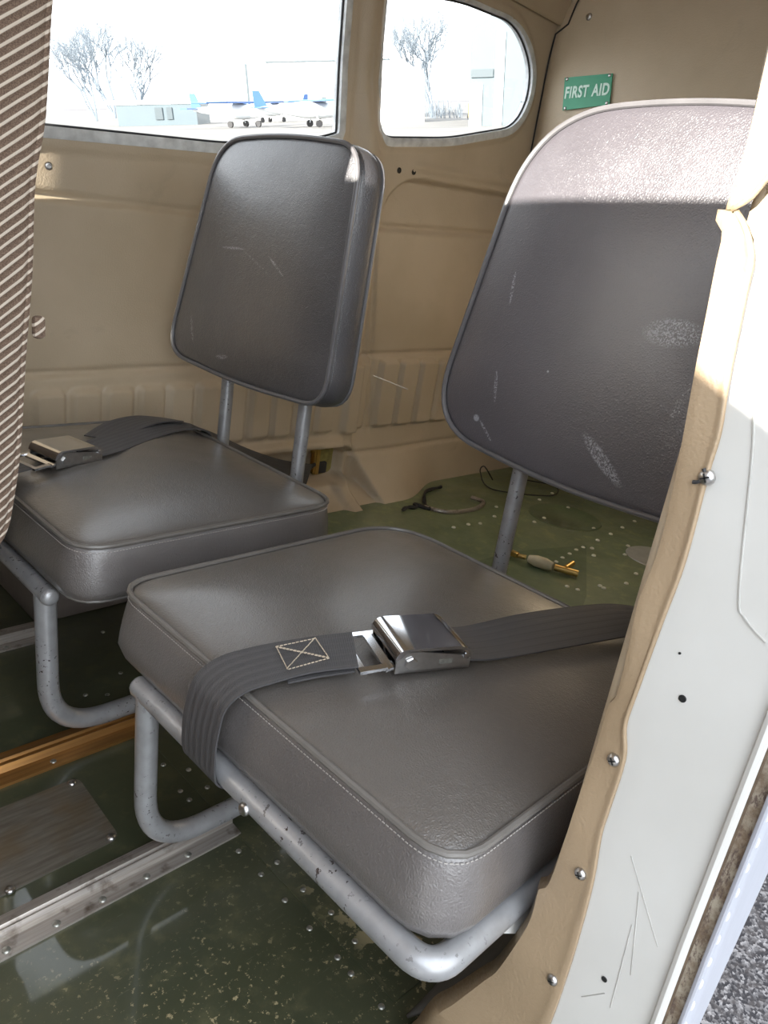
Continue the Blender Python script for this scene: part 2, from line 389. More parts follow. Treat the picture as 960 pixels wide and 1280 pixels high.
def sst(a, b, x): t = np.clip((x - a) / (b - a), 0, 1); return t * t * (3 - 2 * t)
def rrect(x, z, x0, x1, z0, z1, r):
    qx = np.abs(x - (x0 + x1) / 2) - (x1 - x0) / 2 + r; qz = np.abs(z - (z0 + z1) / 2) - (z1 - z0) / 2 + r
    return np.hypot(np.maximum(qx, 0), np.maximum(qz, 0)) + np.minimum(np.maximum(qx, qz), 0) - r
def relief(x, z):               # positive = into the cabin
    h = np.zeros_like(x); g = lambda d, w_, a: a * np.exp(-(d / w_) ** 2)
    fwd = sst(1.22, 1.20, x); aft = 1 - fwd
    zA = .644 + .028 * (x - .5); zB = .363 + .03 * (x - .5)
    h += fwd * (-g(z - zA, .0045, .009) + .006 * sst(zA + .006, zA - .012, z))
    h += -g(z - zB, .005, .009) + .004 * sst(zB, zB - .008, z)
    # window sill roll
    d1, _, _ = sdf_poly(x, z, WIN1); h += .004 * sst(.03, .02, d1)
    d2, _, _ = sdf_poly(x, z, WIN2); h += .005 * sst(.022, .012, d2)
    # pillar between the windows
    h += g(x - (1.145 + .35 * np.maximum(.95 - z, 0) * (z > .0)), .030, .020) * sst(.60, .86, z)
    # aft recessed panel with arched corner, ledge over it
    zt = .790 + .045 * (x - 1.37)
    dr = rrect(x, z - .045 * (x - 1.37), 1.247, 2.4, -.6, .790, .115); rec = sst(.002, -.005, dr)
    h -= rec * .030 * aft
    h += g(z - (.815 + .05 * (x - 1.36)), .009, .007) * sst(1.31, 1.36, x)
    h -= aft * g(z - (.677 + .06 * (x - 1.25)), .005, .008); h += aft * .005 * sst(.676, .664, z - .06 * (x - 1.25))
    # upright seams near the aft frame
    xs = 1.262 + .14 * (.62 - z)
    h += aft * sst(.68, .62, z) * (g(x - xs, .006, .006) - g(x - xs - .014, .0045, .007)) * sst(.18, .24, z)
    # stiffening ribs
    for k in range(11):
        x0 = .487 + k * .0625; zt_ = .346 + .02 * (x0 - .5) - .012
        if x0 > 1.17: break
        h += .014 * sst(.0025, -.0025, rrect(x, z, x0 + .006, x0 + .0575, .215, zt_, .01))
    for k in range(8):
        x0 = 1.334 + k * .074; h += .014 * sst(.0025, -.0025, rrect(x, z, x0 + .004, x0 + .066, .208, .372, .01))
    h += .014 * sst(.0025, -.0025, rrect(x, z, 1.205, 1.296, .208, .372, .01))
    # ledge and pocket ahead of the aft frame
    h += fwd * (.016 * sst(.205, .190, z) - .040 * sst(.182, .165, z))
    # frame foot sweeping inboard to the floor
    foot = np.clip((.215 - z) / .215, 0, 1) ** 1.8 * sst(-.006, .012, x - (1.245 + .42 * (.205 - z)))
    wide = .105 * sst(1.62, 1.40, x) + .018
    cove = .135 * np.clip((.082 - z) / .082, 0, 1) ** 1.3 * sst(1.60, 1.42, x) * sst(.72, .86, x)
    h += np.maximum(aft * foot * wide, cove + .012 * aft * foot)
    h -= aft * g(z - .146, .0045, .007)
    # oval hole for the belt anchor
    dh = rrect(x, z, 1.125, 1.250, .078, .172, .03)
    h += .006 * np.exp(-((dh - .006) / .006) ** 2) - .055 * sst(.002, -.008, dh)
    return h
def wall_sheet(name, xs, zs, windows, yfun, mat, flip=1):
    X, Z = np.meshgrid(xs, zs, indexing='ij'); X = X.copy(); Z = Z.copy(); cell = (xs[1] - xs[0])
    cut = np.zeros((len(xs) - 1, len(zs) - 1), bool)
    for poly in windows:
        for _ in range(2):
            d, nx, nz = sdf_poly(X, Z, poly); k = np.abs(d) < cell * .52; X = np.where(k, nx, X); Z = np.where(k, nz, Z)
        cx = (X[:-1, :-1] + X[1:, 1:] + X[1:, :-1] + X[:-1, 1:]) / 4; cz = (Z[:-1, :-1] + Z[1:, 1:] + Z[1:, :-1] + Z[:-1, 1:]) / 4
        dc, _, _ = sdf_poly(cx, cz, poly); cut |= dc < 0
    Y = yfun(X, Z)
    nz_ = len(zs); verts = np.stack([X, Y, Z], -1).reshape(-1, 3); faces = []
    for i in range(len(xs) - 1):
        for j in range(nz_ - 1):
            if not cut[i, j]: faces.append((i * nz_ + j, (i + 1) * nz_ + j, (i + 1) * nz_ + j + 1, i * nz_ + j + 1)[::flip])
    me = bpy.data.meshes.new(name); me.from_pydata(verts.tolist(), [], faces); me.update()
    for p in me.polygons: p.use_smooth = True
    me.materials.append(mat); o = bpy.data.objects.new(name, me); COL.objects.link(o)
    bm = bmesh.new(); bm.from_mesh(me); bmesh.ops.delete(bm, geom=[v for v in bm.verts if not v.link_faces], context='VERTS'); bm.to_mesh(me); bm.free()
    s = o.modifiers.new('thickness', 'SOLIDIFY'); s.thickness = .006; s.offset = -1
    return o
ysv = np.vectorize(Ys)
WALLR = structure(wall_sheet('wall_right', np.arange(-1.3, 2.12, .005), np.concatenate([np.arange(0, 1.2, .005), [1.2]]), [WIN1, WIN2, round_poly([(-.55, .72), (.33, .72), (.33, 1.12), (-.45, 1.12)], .04)],
    lambda X, Z: ysv(Z) - relief(X, Z), MAT['lining']))

def window_unit(n, poly, y0=1.283):
    e = bpy.data.objects.new('window_%d' % n, None); COL.objects.link(e); structure(e); e.location = (poly[0].x, y0, poly[0].y); bpy.context.view_layer.update()
    P = resample(poly, 160)
    bm = bmesh.new(); prism(bm, [(p.x, y0 + .004, p.y) for p in P], (0, .003, 0)); adopt(link_mesh('window_pane', bm, MAT['glass'], smooth=False), e)
    inn = offset2(P, -.007); out = offset2(P, .010); yy = [y0 - .012, y0 + .012]
    bm = bmesh.new(); N = len(P)
    rings = [[bm.verts.new((q.x, y, q.y)) for q in L] for L, y in ((out, yy[0] + .003), (P, yy[0]), (inn, yy[0] + .002), (inn, yy[1]), (out, yy[1]))]
    for A, B in zip(rings, rings[1:] + rings[:1]):
        for i in range(N): bm.faces.new((A[i], A[(i + 1) % N], B[(i + 1) % N], B[i]))
    adopt(link_mesh('window_frame', bm, MAT['frame_metal']), e)
    bm = bmesh.new(); tube(bm, [(q.x, y0 - .001, q.y) for q in offset2(P, -.0085)], .0022, 8, closed=True)
    adopt(link_mesh('window_seal', bm, MAT['seal']), e); return e
MAT['frame_metal'] = plain('pale_window_trim', (.80, .82, .82), .35, .0, var=.2, scale=40)
window_unit(1, WIN1); window_unit(2, WIN2)
window_unit(3, round_poly([(-.55, .72), (.33, .72), (.33, 1.12), (-.45, 1.12)], .04))

# ------------------------------------------------------------------ ceiling, bulkhead, floors
YC = .719
def roof_profile(y_out, z0=1.2):
    half = y_out - YC
    return [(YC + half - .009, z0), (YC + half - .03, z0 + .06), (YC + half - .08, z0 + .11), (YC + half - .16, z0 + .145), (YC + half * .5, z0 + .165), (YC, z0 + .17)]
RP = roof_profile(YW); RPs = [(v.x, v.y) for v in smooth_path([(a, b, 0) for a, b in RP], 5)]
full = RPs + [(2 * YC - a, b) for a, b in RPs[-2::-1]]
bm = bmesh.new(); xs = [-.75 + .1 * i for i in range(28)]
rows = [[bm.verts.new((x, a, b)) for a, b in full] for x in xs]
rows.insert(0, [bm.verts.new((-.76 - .36 * min(1, max(0, (a - .62) / .25)), a, b)) for a, b in full])   # front edge pushed forward to starboard to keep sun off the window wall
for A, B in zip(rows, rows[1:]):
    for i in range(len(full) - 1): bm.faces.new((A[i], A[i + 1], B[i + 1], B[i]))
o = link_mesh('ceiling', bm, MAT['headliner']); structure(o); s = o.modifiers.new('t', 'SOLIDIFY'); s.thickness = .02; s.offset = 0
def bulk_x(z): return 1.76 + .26 * max(0, (.9 - z) / .9)
bm = bmesh.new(); outl = [(YW + .03, 0), (YW + .03, .5), (YW + .012, .9), (YW, 1.1)] + full + [(2 * YC - YW, 1.1), (2 * YC - YW, .9), (2 * YC - YW - .02, .5), (2 * YC - YW - .02, 0)]
nrow = 36; ZR = [i * 1.372 / nrow for i in range(nrow + 1)]
def half_at(z):
    if z <= 1.2: return Ys(min(z, 1.2)) - YC + .02
    return max(.01, float(np.interp(z, [b for a, b in RPs], [a for a, b in RPs])) - YC + .004)
rows = [[bm.verts.new((bulk_x(z) + .004 * math.sin(t * 9) * (z < .9), YC + half_at(z) * t, z)) for t in [k / 12 - 1 for k in range(25)]] for z in ZR]
for A, B in zip(rows, rows[1:]):
    for i in range(24): bm.faces.new((A[i], A[i + 1], B[i + 1], B[i]))
o = WALLB = link_mesh('wall_back', bm, MAT['headliner']); structure(o); s = o.modifiers.new('t', 'SOLIDIFY'); s.thickness = .008; s.offset = 0
# dark joint where the bulkhead panel meets the side lining
bm = bmesh.new(); tube(bm, [(bulk_x(z) - .005, YC + half_at(z) - .022 - (.012 if z > 1.2 else .0), z) for z in [.4 + .02 * k for k in range(44)]], .0022, 6)
structure(link_mesh('trim_1', bm, MAT['seal']))

def slab(name, x0, x1, y0, y1, z0, z1, mat, bevel=.001):
    bm = bmesh.new(); bx(bm, ((x0 + x1) / 2, (y0 + y1) / 2, (z0 + z1) / 2), (x1 - x0, y1 - y0, z1 - z0), bevel=bevel, seg=1); return link_mesh(name, bm, mat, smooth=False)
FLOOR = None
bm = bmesh.new(); prism(bm, [(-1.35, .062, -.012), (.40, .066, -.012), (2.1, .245, -.012), (2.1, 1.30, -.012), (-1.35, 1.30, -.012)], (0, 0, .012)); FLOOR = structure(link_mesh('floor', bm, MAT['floor'], smooth=False))
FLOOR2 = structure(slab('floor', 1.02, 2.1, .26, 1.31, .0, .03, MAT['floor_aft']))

# port side: lining sheet aft of the door
def Yp(z):
    if z > .30: base = .158
    else: base = .158 + .098 * ((.30 - z) / .30) ** 2.0
    return base + .9 * max(z - 1.1, 0) ** 2
ypv = np.vectorize(Yp)
PWIN = round_poly([(.50, .80), (1.05, .83), (1.04, 1.10), (.50, 1.10)], .04)
structure(wall_sheet('wall_left', np.arange(.404, 2.12, .0125), np.concatenate([np.arange(0, 1.2, .0125), [1.2]]), [PWIN], lambda X, Z: ypv(Z) + .09 * np.maximum(X - .85, 0), MAT['lining'], -1))
bm = bmesh.new(); kz = [.004 + .0125 * i for i in range(14)]; kx = [.425 + .02 * i for i in range(30)]
rows = [[bm.verts.new((x, Yp(z) + .011 - .003 * math.cos(x * 30) + .09 * max(x - .85, 0), z)) for z in kz] for x in kx]
for A, B in zip(rows, rows[1:]):
    for i in range(len(kz) - 1): bm.faces.new((A[i], A[i + 1], B[i + 1], B[i]))
o = link_mesh('kick_panel', bm, MAT['kick']); s = o.modifiers.new('t', 'SOLIDIFY'); s.thickness = .003; s.offset = 0
tag(o, 'dark taupe kick panel low behind the tan door post lining', 'panel')
# outer skin of the fuselage side, curving under
def Yo(z): return .0575 - .012 * max(0, (.30 - z)) + .12 * max(0, (.0 - z) / .25) ** 2 + .35 * max(z - 1.0, 0) ** 2
bm = bmesh.new(); zz = [-.2 + .05 * i for i in range(32)]; xx = [.4 + .1 * i for i in range(28)]
pw = [(p.x, p.y) for p in PWIN]
def in_w(x, z): return .5 < x < 1.05 and .8 < z < 1.1
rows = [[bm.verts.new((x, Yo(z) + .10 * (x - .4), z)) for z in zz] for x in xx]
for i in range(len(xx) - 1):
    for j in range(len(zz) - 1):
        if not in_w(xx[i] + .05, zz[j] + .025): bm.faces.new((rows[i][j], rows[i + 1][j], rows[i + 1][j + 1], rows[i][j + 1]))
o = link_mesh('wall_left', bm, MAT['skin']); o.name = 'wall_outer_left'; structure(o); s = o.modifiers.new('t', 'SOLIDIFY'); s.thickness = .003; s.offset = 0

# ------------------------------------------------------------------ door jamb
JX = .4
jamb = bpy.data.objects.new('door_1', None); COL.objects.link(jamb); structure(jamb); jamb.location = (JX, .1, 0); bpy.context.view_layer.update()
ZJ = [-.10 + .02 * i for i in range(68)]
def strip(name, yl, yr, x0, x1, mat, zs=ZJ, sm=True):
    bm = bmesh.new(); A = []
    for z in zs:
        a, b = yl(z), yr(z); A.append([bm.verts.new(p) for p in ((x0, a, z), (x0, b, z), (x1, b, z), (x1, a, z))])
    for P, Q in zip(A, A[1:]):
        for k in range(4): bm.faces.new((P[k], P[(k + 1) % 4], Q[(k + 1) % 4], Q[k]))
    bm.faces.new(A[0]); bm.faces.new(A[-1][::-1])
    return adopt(link_mesh(name, bm, mat, smooth=sm, angle=30), jamb)
yin = lambda z: Yp(z) - .0078
edge = lambda z: .067 - .012 * max(0, (.30 - z)) ** 1.0
strip('jamb_face', yin, lambda z: edge(z) + .001, JX, JX + .004, MAT['white'])
strip('seal_channel', lambda z: edge(z) + .002, lambda z: edge(z) - .010, JX + .005, JX + .009, MAT['groove'])
bm = bmesh.new(); tube(bm, [(JX - .001, edge(z) + .003, z) for z in ZJ], .0032, 8); adopt(link_mesh('jamb_bead', bm, MAT['white']), jamb)
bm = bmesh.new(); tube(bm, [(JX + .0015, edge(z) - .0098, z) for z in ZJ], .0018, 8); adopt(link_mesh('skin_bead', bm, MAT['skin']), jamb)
bm = bmesh.new(); tube(bm, [(JX + .003, edge(z) + .0, z) for z in ZJ], .0010, 6); adopt(link_mesh('channel_seam', bm, MAT['grime']), jamb)
# embossed seam line in the jamb
bm = bmesh.new(); tube(bm, smooth_path([(JX, .130, .62), (JX, .121, .591), (JX, .105, .517), (JX - .0003, .098, .505), (JX, .085, .497)], 6), .0007, 6); adopt(link_mesh('jamb_seam', bm, MAT['groove_line']), jamb)
for y, z, r in ((.115, .445, .0018), (.106, .232, .0016), (.124, .47, .0006)):
    bm = bmesh.new(); lathe(bm, [(r * 1.25, -.0005), (r * 1.25, .0004), (r, .0006), (r, .0001), (0, .0001)], (JX - .0001, y, z), (-1, 0, 0), 16); adopt(link_mesh('jamb_hole', bm, MAT['black']), jamb)
for k in range(34):
    z = .10 + k * .0185; bm = bmesh.new(); dome(bm, (JX + .014, edge(z) - .0092, z), .0034, (.1, -1, 0), .55, 10); adopt(link_mesh('jamb_rivet', bm, MAT['white']), jamb)
# scribed scratches
for a, b in (((.1145, .330), (.0830, .283)), ((.101, .285), (.097, .215)), ((.1035, .31), (.092, .25)), ((.116, .205), (.103, .222)), ((.09, .6), (.08, .55))):
    bm = bmesh.new(); tube(bm, [(JX, a[0], a[1]), (JX, b[0], b[1])], .0004, 5); adopt(link_mesh('scratch', bm, MAT['groove_line']), jamb)

# tan lining strips screwed on the jamb (outline in y, z)
LOWL = [(.171, .700), (.172, .696), (.1665, .690), (.166, .675), (.163, .648), (.1585, .607), (.1545, .563), (.1525, .521), (.1545, .492), (.152, .464), (.151, .427), (.155, .416), (.1555, .375), (.157, .329), (.159, .301), (.162, .269), (.168, .261), (.168, .229), (.182, .174), (.192, .152), (.214, .107), (.226, .085), (.238, .045), (.250, .0)]
LOWR = [(.164, .7005), (.158, .698), (.147, .681), (.145, .663), (.141, .623), (.137, .595), (.137, .574), (.135, .523), (.137, .482), (.139, .438), (.1395, .413), (.134, .393), (.134, .353), (.134, .333), (.130, .297), (.128, .243), (.128, .197), (.129, .164), (.131, .10), (.132, 0)]
def dens(L, n=4): return [(v.x, v.y) for v in smooth_path([(a, b, 0) for a, b in L], n)]
def jamb_strip(L, R, name='lining_strip', x0=JX - .0035, t=.0025):
    zs = sorted({round(b, 4) for _, b in L} | {round(b, 4) for _, b in R}); zmin = max(min(b for _, b in L), min(b for _, b in R)); zmax = min(max(b for _, b in L), max(b for _, b in R))
    Lz = sorted([(b, a) for a, b in L]); Rz = sorted([(b, a) for a, b in R]); N = 150
    zz = [zmin + (zmax - zmin) * i / N for i in range(N + 1)]; rows = []
    bm = bmesh.new(); K = 8
    for z in zz:
        a = float(np.interp(z, [q[0] for q in Lz], [q[1] for q in Lz])); b = float(np.interp(z, [q[0] for q in Rz], [q[1] for q in Rz]))
        row = []
        for k in range(K + 1):
            u = k / K; y = a + (b - a) * u
            x = x0 + .010 * max(0, 1 - (u / .14)) ** 1.6 + .0015 * math.sin(z * 47 + 1.3) * (1 - u) - .0016 * max(0, (u - .88) / .12) ** 2
            row.append(bm.verts.new((x, y, z)))
        rows.append(row)
    for A, B in zip(rows, rows[1:]):
        for k in range(K): bm.faces.new((A[k], A[k + 1], B[k + 1], B[k]))
    o = adopt(link_mesh(name, bm, MAT['lining_jamb']), jamb); s = o.modifiers.new('t', 'SOLIDIFY'); s.thickness = t; s.offset = 0; return o
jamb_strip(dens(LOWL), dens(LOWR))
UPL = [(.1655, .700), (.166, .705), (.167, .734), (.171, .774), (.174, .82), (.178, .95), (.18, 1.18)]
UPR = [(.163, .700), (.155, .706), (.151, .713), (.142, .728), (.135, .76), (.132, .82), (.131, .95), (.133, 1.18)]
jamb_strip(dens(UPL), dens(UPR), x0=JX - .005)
def screw(y, z, x=JX - .0052, r=.0042, ax=(-1, 0, 0), par=None, name='screw'):
    bm = bmesh.new(); dome(bm, (x, y, z), r, ax, .7, 16); o = adopt(link_mesh(name, bm, MAT['steel']), par or jamb)
    bm = bmesh.new(); A = Vector(ax).normalized(); q = Vector((0, 0, 1)).rotation_difference(A).to_matrix(); c = Vector((x, y, z)) + A * r * .62
    rt = q @ Matrix.Rotation(.5, 3, 'Z')
    bx(bm, c, (r * 1.1, r * .2, r * .18), rt); bx(bm, c, (r * .2, r * 1.1, r * .18), rt)
    s_ = link_mesh('screw_slot', bm, MAT['black'], smooth=False); adopt(s_, o)
for y, z in ((.140, .388), (.139, .298), (.136, .205)): screw(y, z)
screw(.137, .571, r=.0045, x=JX - .0045)
bm = bmesh.new(); tube(bm, [(JX - .0062, .143 + .0052 * math.cos(a), .572 + .0052 * math.sin(a)) for a in [2.4 + k * .28 for k in range(9)]], .0011, 6); adopt(link_mesh('torn_slot', bm, MAT['seal']), jamb)
# door opening header
structure(slab('trim_2', -.55, .42, .05, .175, 1.17, 1.27, MAT['white'], .01))
structure(slab('trim_3', -.60, -.54, .06, .125, 0, 1.24, MAT['white'], .006))
structure(slab('wall_left', -1.35, -.60, .05, .09, 0, .80, MAT['lining'], .004))
structure(slab('trim_4', -.6, .42, .06, .075, -.05, 0.0, MAT['white'], .003))
# firewall / instrument panel end of the cabin
structure(slab('wall_front', -1.35, -1.30, .04, 1.34, 0, .78, MAT['box'], .004))

# open cabin door hinged at its front edge, with its window opening
dr = thing('cabin_door', 'white cabin door with window, swung open ahead of the doorway', 'door', (-.57, .05, 0))
bm = bmesh.new()
SH = [(-.005, .80), (-.95, .52)]     # sill line of the opening (y, z)
pts = [(-.575, .055, 0.0), (-.575, -.80, 0.0), (-.575, -.80, .476), (-.575, .055, .835)]
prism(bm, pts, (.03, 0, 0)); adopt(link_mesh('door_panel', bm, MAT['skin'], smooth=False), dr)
bm = bmesh.new()
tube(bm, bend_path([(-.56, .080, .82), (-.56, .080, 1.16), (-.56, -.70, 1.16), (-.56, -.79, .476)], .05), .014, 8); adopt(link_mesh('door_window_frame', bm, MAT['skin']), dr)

# ------------------------------------------------------------------ upholstered pads
def pad(parent, outline, T, puff, xf, mats, name, flare=.006, back_r=.012, stitch=None, pipe_r=.003, N=128, pipe_mat=None, pw=3.5):
    """outline in local (a, b); face at c = 0 puffed to +c, boxing down to c = -T; xf maps (a,b,c) to the cabin"""
    P = resample(outline, N); cen = sum(P, Vector((0, 0))) / N; bm = bmesh.new(); rings = []
    prof = [(-.55 * back_r, -T), (0.0, -T + back_r * .35), (flare * .6, -T + back_r)] + [(flare * (1 - t) + .002 * math.sin(math.pi * t), -T + back_r + (T - back_r - .0015) * t) for t in (.15, .35, .55, .75, .9)] + [(-.0012, -.0012)]
    for off, c in prof: rings.append([(q, c) for q in offset2(P, off)])
    nb = len(rings)
    for s_ in (.985, .96, .93, .89, .84, .78, .7, .6, .48, .36, .24, .14, .07): 
        t = (1 - s_ ** pw); ed = .0025 * math.exp(-((1 - s_) / .012) ** 2)
        rings.append([(cen + (q - cen) * s_, puff * t - ed) for q in P])
    V = [[bm.verts.new(xf(q.x, q.y, c)) for q, c in R] for R in rings]
    for ri, (A, B) in enumerate(zip(V, V[1:])):
        for i in range(N):
            f = bm.faces.new((A[i], A[(i + 1) % N], B[(i + 1) % N], B[i])); f.material_index = 1 if ri < nb - 1 else 0
    top = bm.verts.new(xf(cen.x, cen.y, puff)); bot = bm.verts.new(xf(cen.x, cen.y, -T))
    for i in range(N):
        bm.faces.new((V[-1][i], V[-1][(i + 1) % N], top)); f = bm.faces.new((bot, V[0][(i + 1) % N], V[0][i])); f.material_index = 1
    body = adopt(link_mesh(name, bm, mats, angle=50), parent)
    pm = pipe_mat or MAT['piping']
    for c, off in ((.0008, .0008), (-T + back_r * .4, .0005)):
        bm = bmesh.new(); tube(bm, [xf(q.x, q.y, c) for q in offset2(P, off)], pipe_r if c > 0 else pipe_r * .8, 8, closed=True); adopt(link_mesh('piping', bm, pm), body)
    if stitch:
        c0, mt = stitch; Q = resample(offset2(P, .0022), 440); bm = bmesh.new()
        for i in range(0, 440):
            a = Q[i]; b = Q[(i + 1) % 440]; m_ = a.lerp(b, .62)
            A = xf(a.x, a.y, c0); B = xf(m_.x, m_.y, c0); tube(bm, [A, B], .00045, 5)
        adopt(link_mesh('stitching', bm, mt), body)
    return body
def seat(loc, label, spec):
    root = thing('passenger_seat', label, 'seat', loc, 'fixed rear passenger seats'); S = spec
    x0, x1, y0, y1, zp, T = S['cush']
    ol = round_poly([(x0, y0), (x1, y0), (x1, y1), (x0, y1)], S['cr'], 10)
    pad(root, ol, T, S['puff'], lambda a, b, c: Vector((a, b, zp + c)), [MAT['vinyl'], MAT['vinyl_side']], 'seat_cushion', flare=S['flare'], back_r=S['cbr'], stitch=(-.006, MAT['thread_grey']), pipe_r=.0028)
    bz0, bz1 = S['bz']; px, tilt, yb0, yb1, yt0, yt1 = S['back']; BT = S['bt']
    k = math.sqrt(1 + tilt * tilt)
    ol = round_poly(S['bo'], S['br'], 12)
    n = Vector((-1, 0, tilt)).normalized()
    pad(root, ol, BT, S['bpuff'], lambda a, b, c: Vector((px + (b - .40) * tilt, a, b)) + n * c, [S['bm'], S.get('bms', S['bm'])], 'backrest', flare=.004, stitch=(-.0055, MAT['piping_dark']), pipe_r=.0033, pipe_mat=MAT['piping_dark'])
    zt = .2245; R = .0108
    fr = []
    bm = bmesh.new(); tube(bm, bend_path(S['frame'](zt), S['fr']), R); adopt(link_mesh('seat_frame', bm, MAT['tube']), root)
    bm = bmesh.new(); dome(bm, Vector(S['frame'](zt)[0]), R * .98, S.get('capax', (0, 1, 0)), .6, 16); adopt(link_mesh('end_cap', bm, MAT['tube']), root)
    ly = S['leg_y']; xr = S['rear_x']
    bm = bmesh.new(); tube(bm, bend_path([(S['lx'], ly, zt - .002), (S['lx'] + .004, ly, .026), (xr - .02, ly, .026), (xr, ly, zt)], .075, 12), S.get('lr', .0112), 16); adopt(link_mesh('leg', bm, MAT['tube']), root)
    for py in S['posts']:
        bm = bmesh.new(); b0 = Vector((xr + .0, py, zt)); b1 = Vector((px + .03 + (bz0 + .06 - .4) * tilt, py, bz0 + .06)); tube(bm, [b0, b0.lerp(b1, .5), b1], .0105, 16); adopt(link_mesh('post', bm, MAT['tube']), root)
    for p, ax in S['bolts']:
        bm = bmesh.new(); dome(bm, p, .0058, ax, .5, 12); adopt(link_mesh('bolt', bm, MAT['steel']), root)
    return root
near = seat((.52, .41, 0), 'nearest grey vinyl passenger seat beside the open doorway', dict(
    cush=(.322, .716, .189, .626, .305, .071), cr=[.034, .05, .075, .036], puff=.020, flare=.011, cbr=.006,
    bz=(.43, .835), back=(.755, .12, 0, 0, 0, 0), bt=.050, bm=MAT['vinyl_near_back'],
    bo=[(.205, .431), (.42, .420), (.632, .440), (.585, .820), (.40, .835), (.225, .822)], br=[.06, .08, .085, .105, .07, .10], bpuff=.014,
    frame=lambda z: [(.316, .566, z), (.316, .184, z), (.80, .184, z), (.80, .555, z), (.76, .566, z)], fr=[.022, .03, .03],
    leg_y=.552, lx=.3165, rear_x=.795, posts=(.50, .30), bolts=[((.3045, .376, .222), (-1, 0, 0))]))
near['label'] = 'nearest grey vinyl passenger seat beside the open doorway'
far = seat((.50, .94, 0), 'far grey vinyl passenger seat beside the window wall', dict(
    cbr=.006, cush=(.322, .690, .713, 1.165, .305, .068), cr=[.040, .045, .05, .045], puff=.020, flare=.008,
    bz=(.43, .775), back=(.675, .12, 0, 0, 0, 0), bt=.052, bm=MAT['vinyl_far_back'],
    bo=[(.755, .432), (.95, .419), (1.166, .426), (1.108, .762), (.95, .775), (.785, .765)], br=[.045, .08, .055, .06, .09, .045], bpuff=.012,
    frame=lambda z: [(.316, .775, z), (.316, 1.155, z), (.72, 1.155, z), (.72, .785, z), (.70, .775, z)], fr=[.022, .03, .03], capax=(0, -1, 0),
    leg_y=.790, lx=.3165, lr=.0125, rear_x=.712, posts=(.835, 1.035), bolts=[]))
# sheet bracket hanging from the inboard tube of the near seat
bm = bmesh.new(); prism(bm, [(.352, .181, .232), (.375, .179, .224), (.418, .176, .195), (.461, .178, .157), (.52, .184, .20), (.52, .186, .236)], (0, -.002, 0)); adopt(link_mesh('mounting_bracket', bm, MAT['white'], smooth=False), near)

# ------------------------------------------------------------------ belts
def buckle(parent, c, ax, zc, tilt=0):
    a = Vector((ax[0], ax[1], tilt)).normalized(); b = Vector((-a.y, a.x, 0)).normalized(); n = a.cross(b).normalized()
    if n.z < 0: n = -n
    o = Vector((c[0], c[1], zc)); W2 = .0275; L = .070; xf = lambda u, v, w_: o + a * u + b * v + n * w_
    def ext(bm, prof, v0, v1):
        A = [bm.verts.new(xf(u, v0, w_)) for u, w_ in prof]; B = [bm.verts.new(xf(u, v1, w_)) for u, w_ in prof]; N_ = len(prof)
        bm.faces.new(A); bm.faces.new(B[::-1])
        for i in range(N_): bm.faces.new((A[i], B[i], B[(i + 1) % N_], A[(i + 1) % N_]))
    body = bmesh.new(); h = L / 2
    # base tray with the two side walls
    ext(body, [(-h + .004, 0), (h, 0), (h, .002), (-h + .004, .002)], -W2, W2)
    for s in (-1, 1): ext(body, [(-h, .0), (h, .0), (h, .009), (h - .006, .013), (-h + .02, .0195), (-h + .006, .0195), (-h, .013)], s * W2, s * (W2 - .0018))
    body_o = adopt(link_mesh('buckle_body', body, MAT['steel'], smooth=False), parent)
    lid = bmesh.new(); prof = []
    for k in range(9): t = math.pi * (1 - k / 8 * .5); prof.append((-h + .009 + .0105 * math.cos(t), .0125 + .0105 * math.sin(t)))
    prof += [(h - .012, .0225), (h - .002, .0185), (h + .0015, .0145), (h + .0005, .013), (h - .012, .0195), (-h + .010, .0205), (-h + .001, .0125)]
    ext(lid, prof, -W2 - .0007, W2 + .0007)
    bmesh.ops.bevel(lid, geom=[e for e in lid.edges if e.calc_length() < .012 and e.is_manifold and e.calc_face_angle(0) > 1.2], offset=.0006, segments=2, affect='EDGES')
    lid_o = adopt(link_mesh('buckle_lid', lid, MAT['chrome'], angle=35), body_o)
    for s in (-1, 1):
        bm = bmesh.new(); lathe(bm, [(.0058, 0), (.0058, .0012), (.005, .002), (0, .002)], xf(-h + .013, s * (W2 + .0005), .0095), b * s, 6 if s < 0 else 16); adopt(link_mesh('bolt', bm, MAT['steel']), body_o)
        bm = bmesh.new(); ext(bm, [(h - .030, .0065), (h - .018, .0065), (h - .018, .0105), (h - .030, .0105)], s * (W2 + .0007), s * (W2 - .0001)); adopt(link_mesh('slot', bm, MAT['rivet'] if s < 0 else MAT['black'], smooth=False), body_o)
        bm = bmesh.new(); lathe(bm, [(.003, 0), (.003, .003), (0, .0035)], xf(h - .006, s * (W2 + .0), .0135), b * s, 12); adopt(link_mesh('lug', bm, MAT['chrome']), body_o)
    # latch plate with its open loop
    pl = bmesh.new(); u0 = -h - .032
    for (p, q, r, s_) in ((u0, u0 + .006, -.030, .030), (u0, -h + .010, .024, .030), (u0, -h - .008, -.030, -.0235), (-h - .008, -h + .014, -.017, .017), (-h - .0095, -h - .003, -.030, .024)):
        ext(pl, [(p, .0042), (q, .0062 if q > -h - .012 else .0042), (q, .0088 if q > -h - .012 else .0068), (p, .0068)], r, s_)
    adopt(link_mesh('latch_plate', pl, MAT['chrome'], smooth=False), parent)
    return xf
def belt(label, loc): return thing('seat_belt', label, 'seat belt', loc, 'lap belts')
nb = belt('dark grey lap belt with chrome buckle lying across the nearest seat', (.46, .35, .32))
wn = Vector((.34, .94, 0))
xf = buckle(nb, (.462, .352), (.92, -.39), .3285)
P1 = xf(-.0635, 0, .006); 
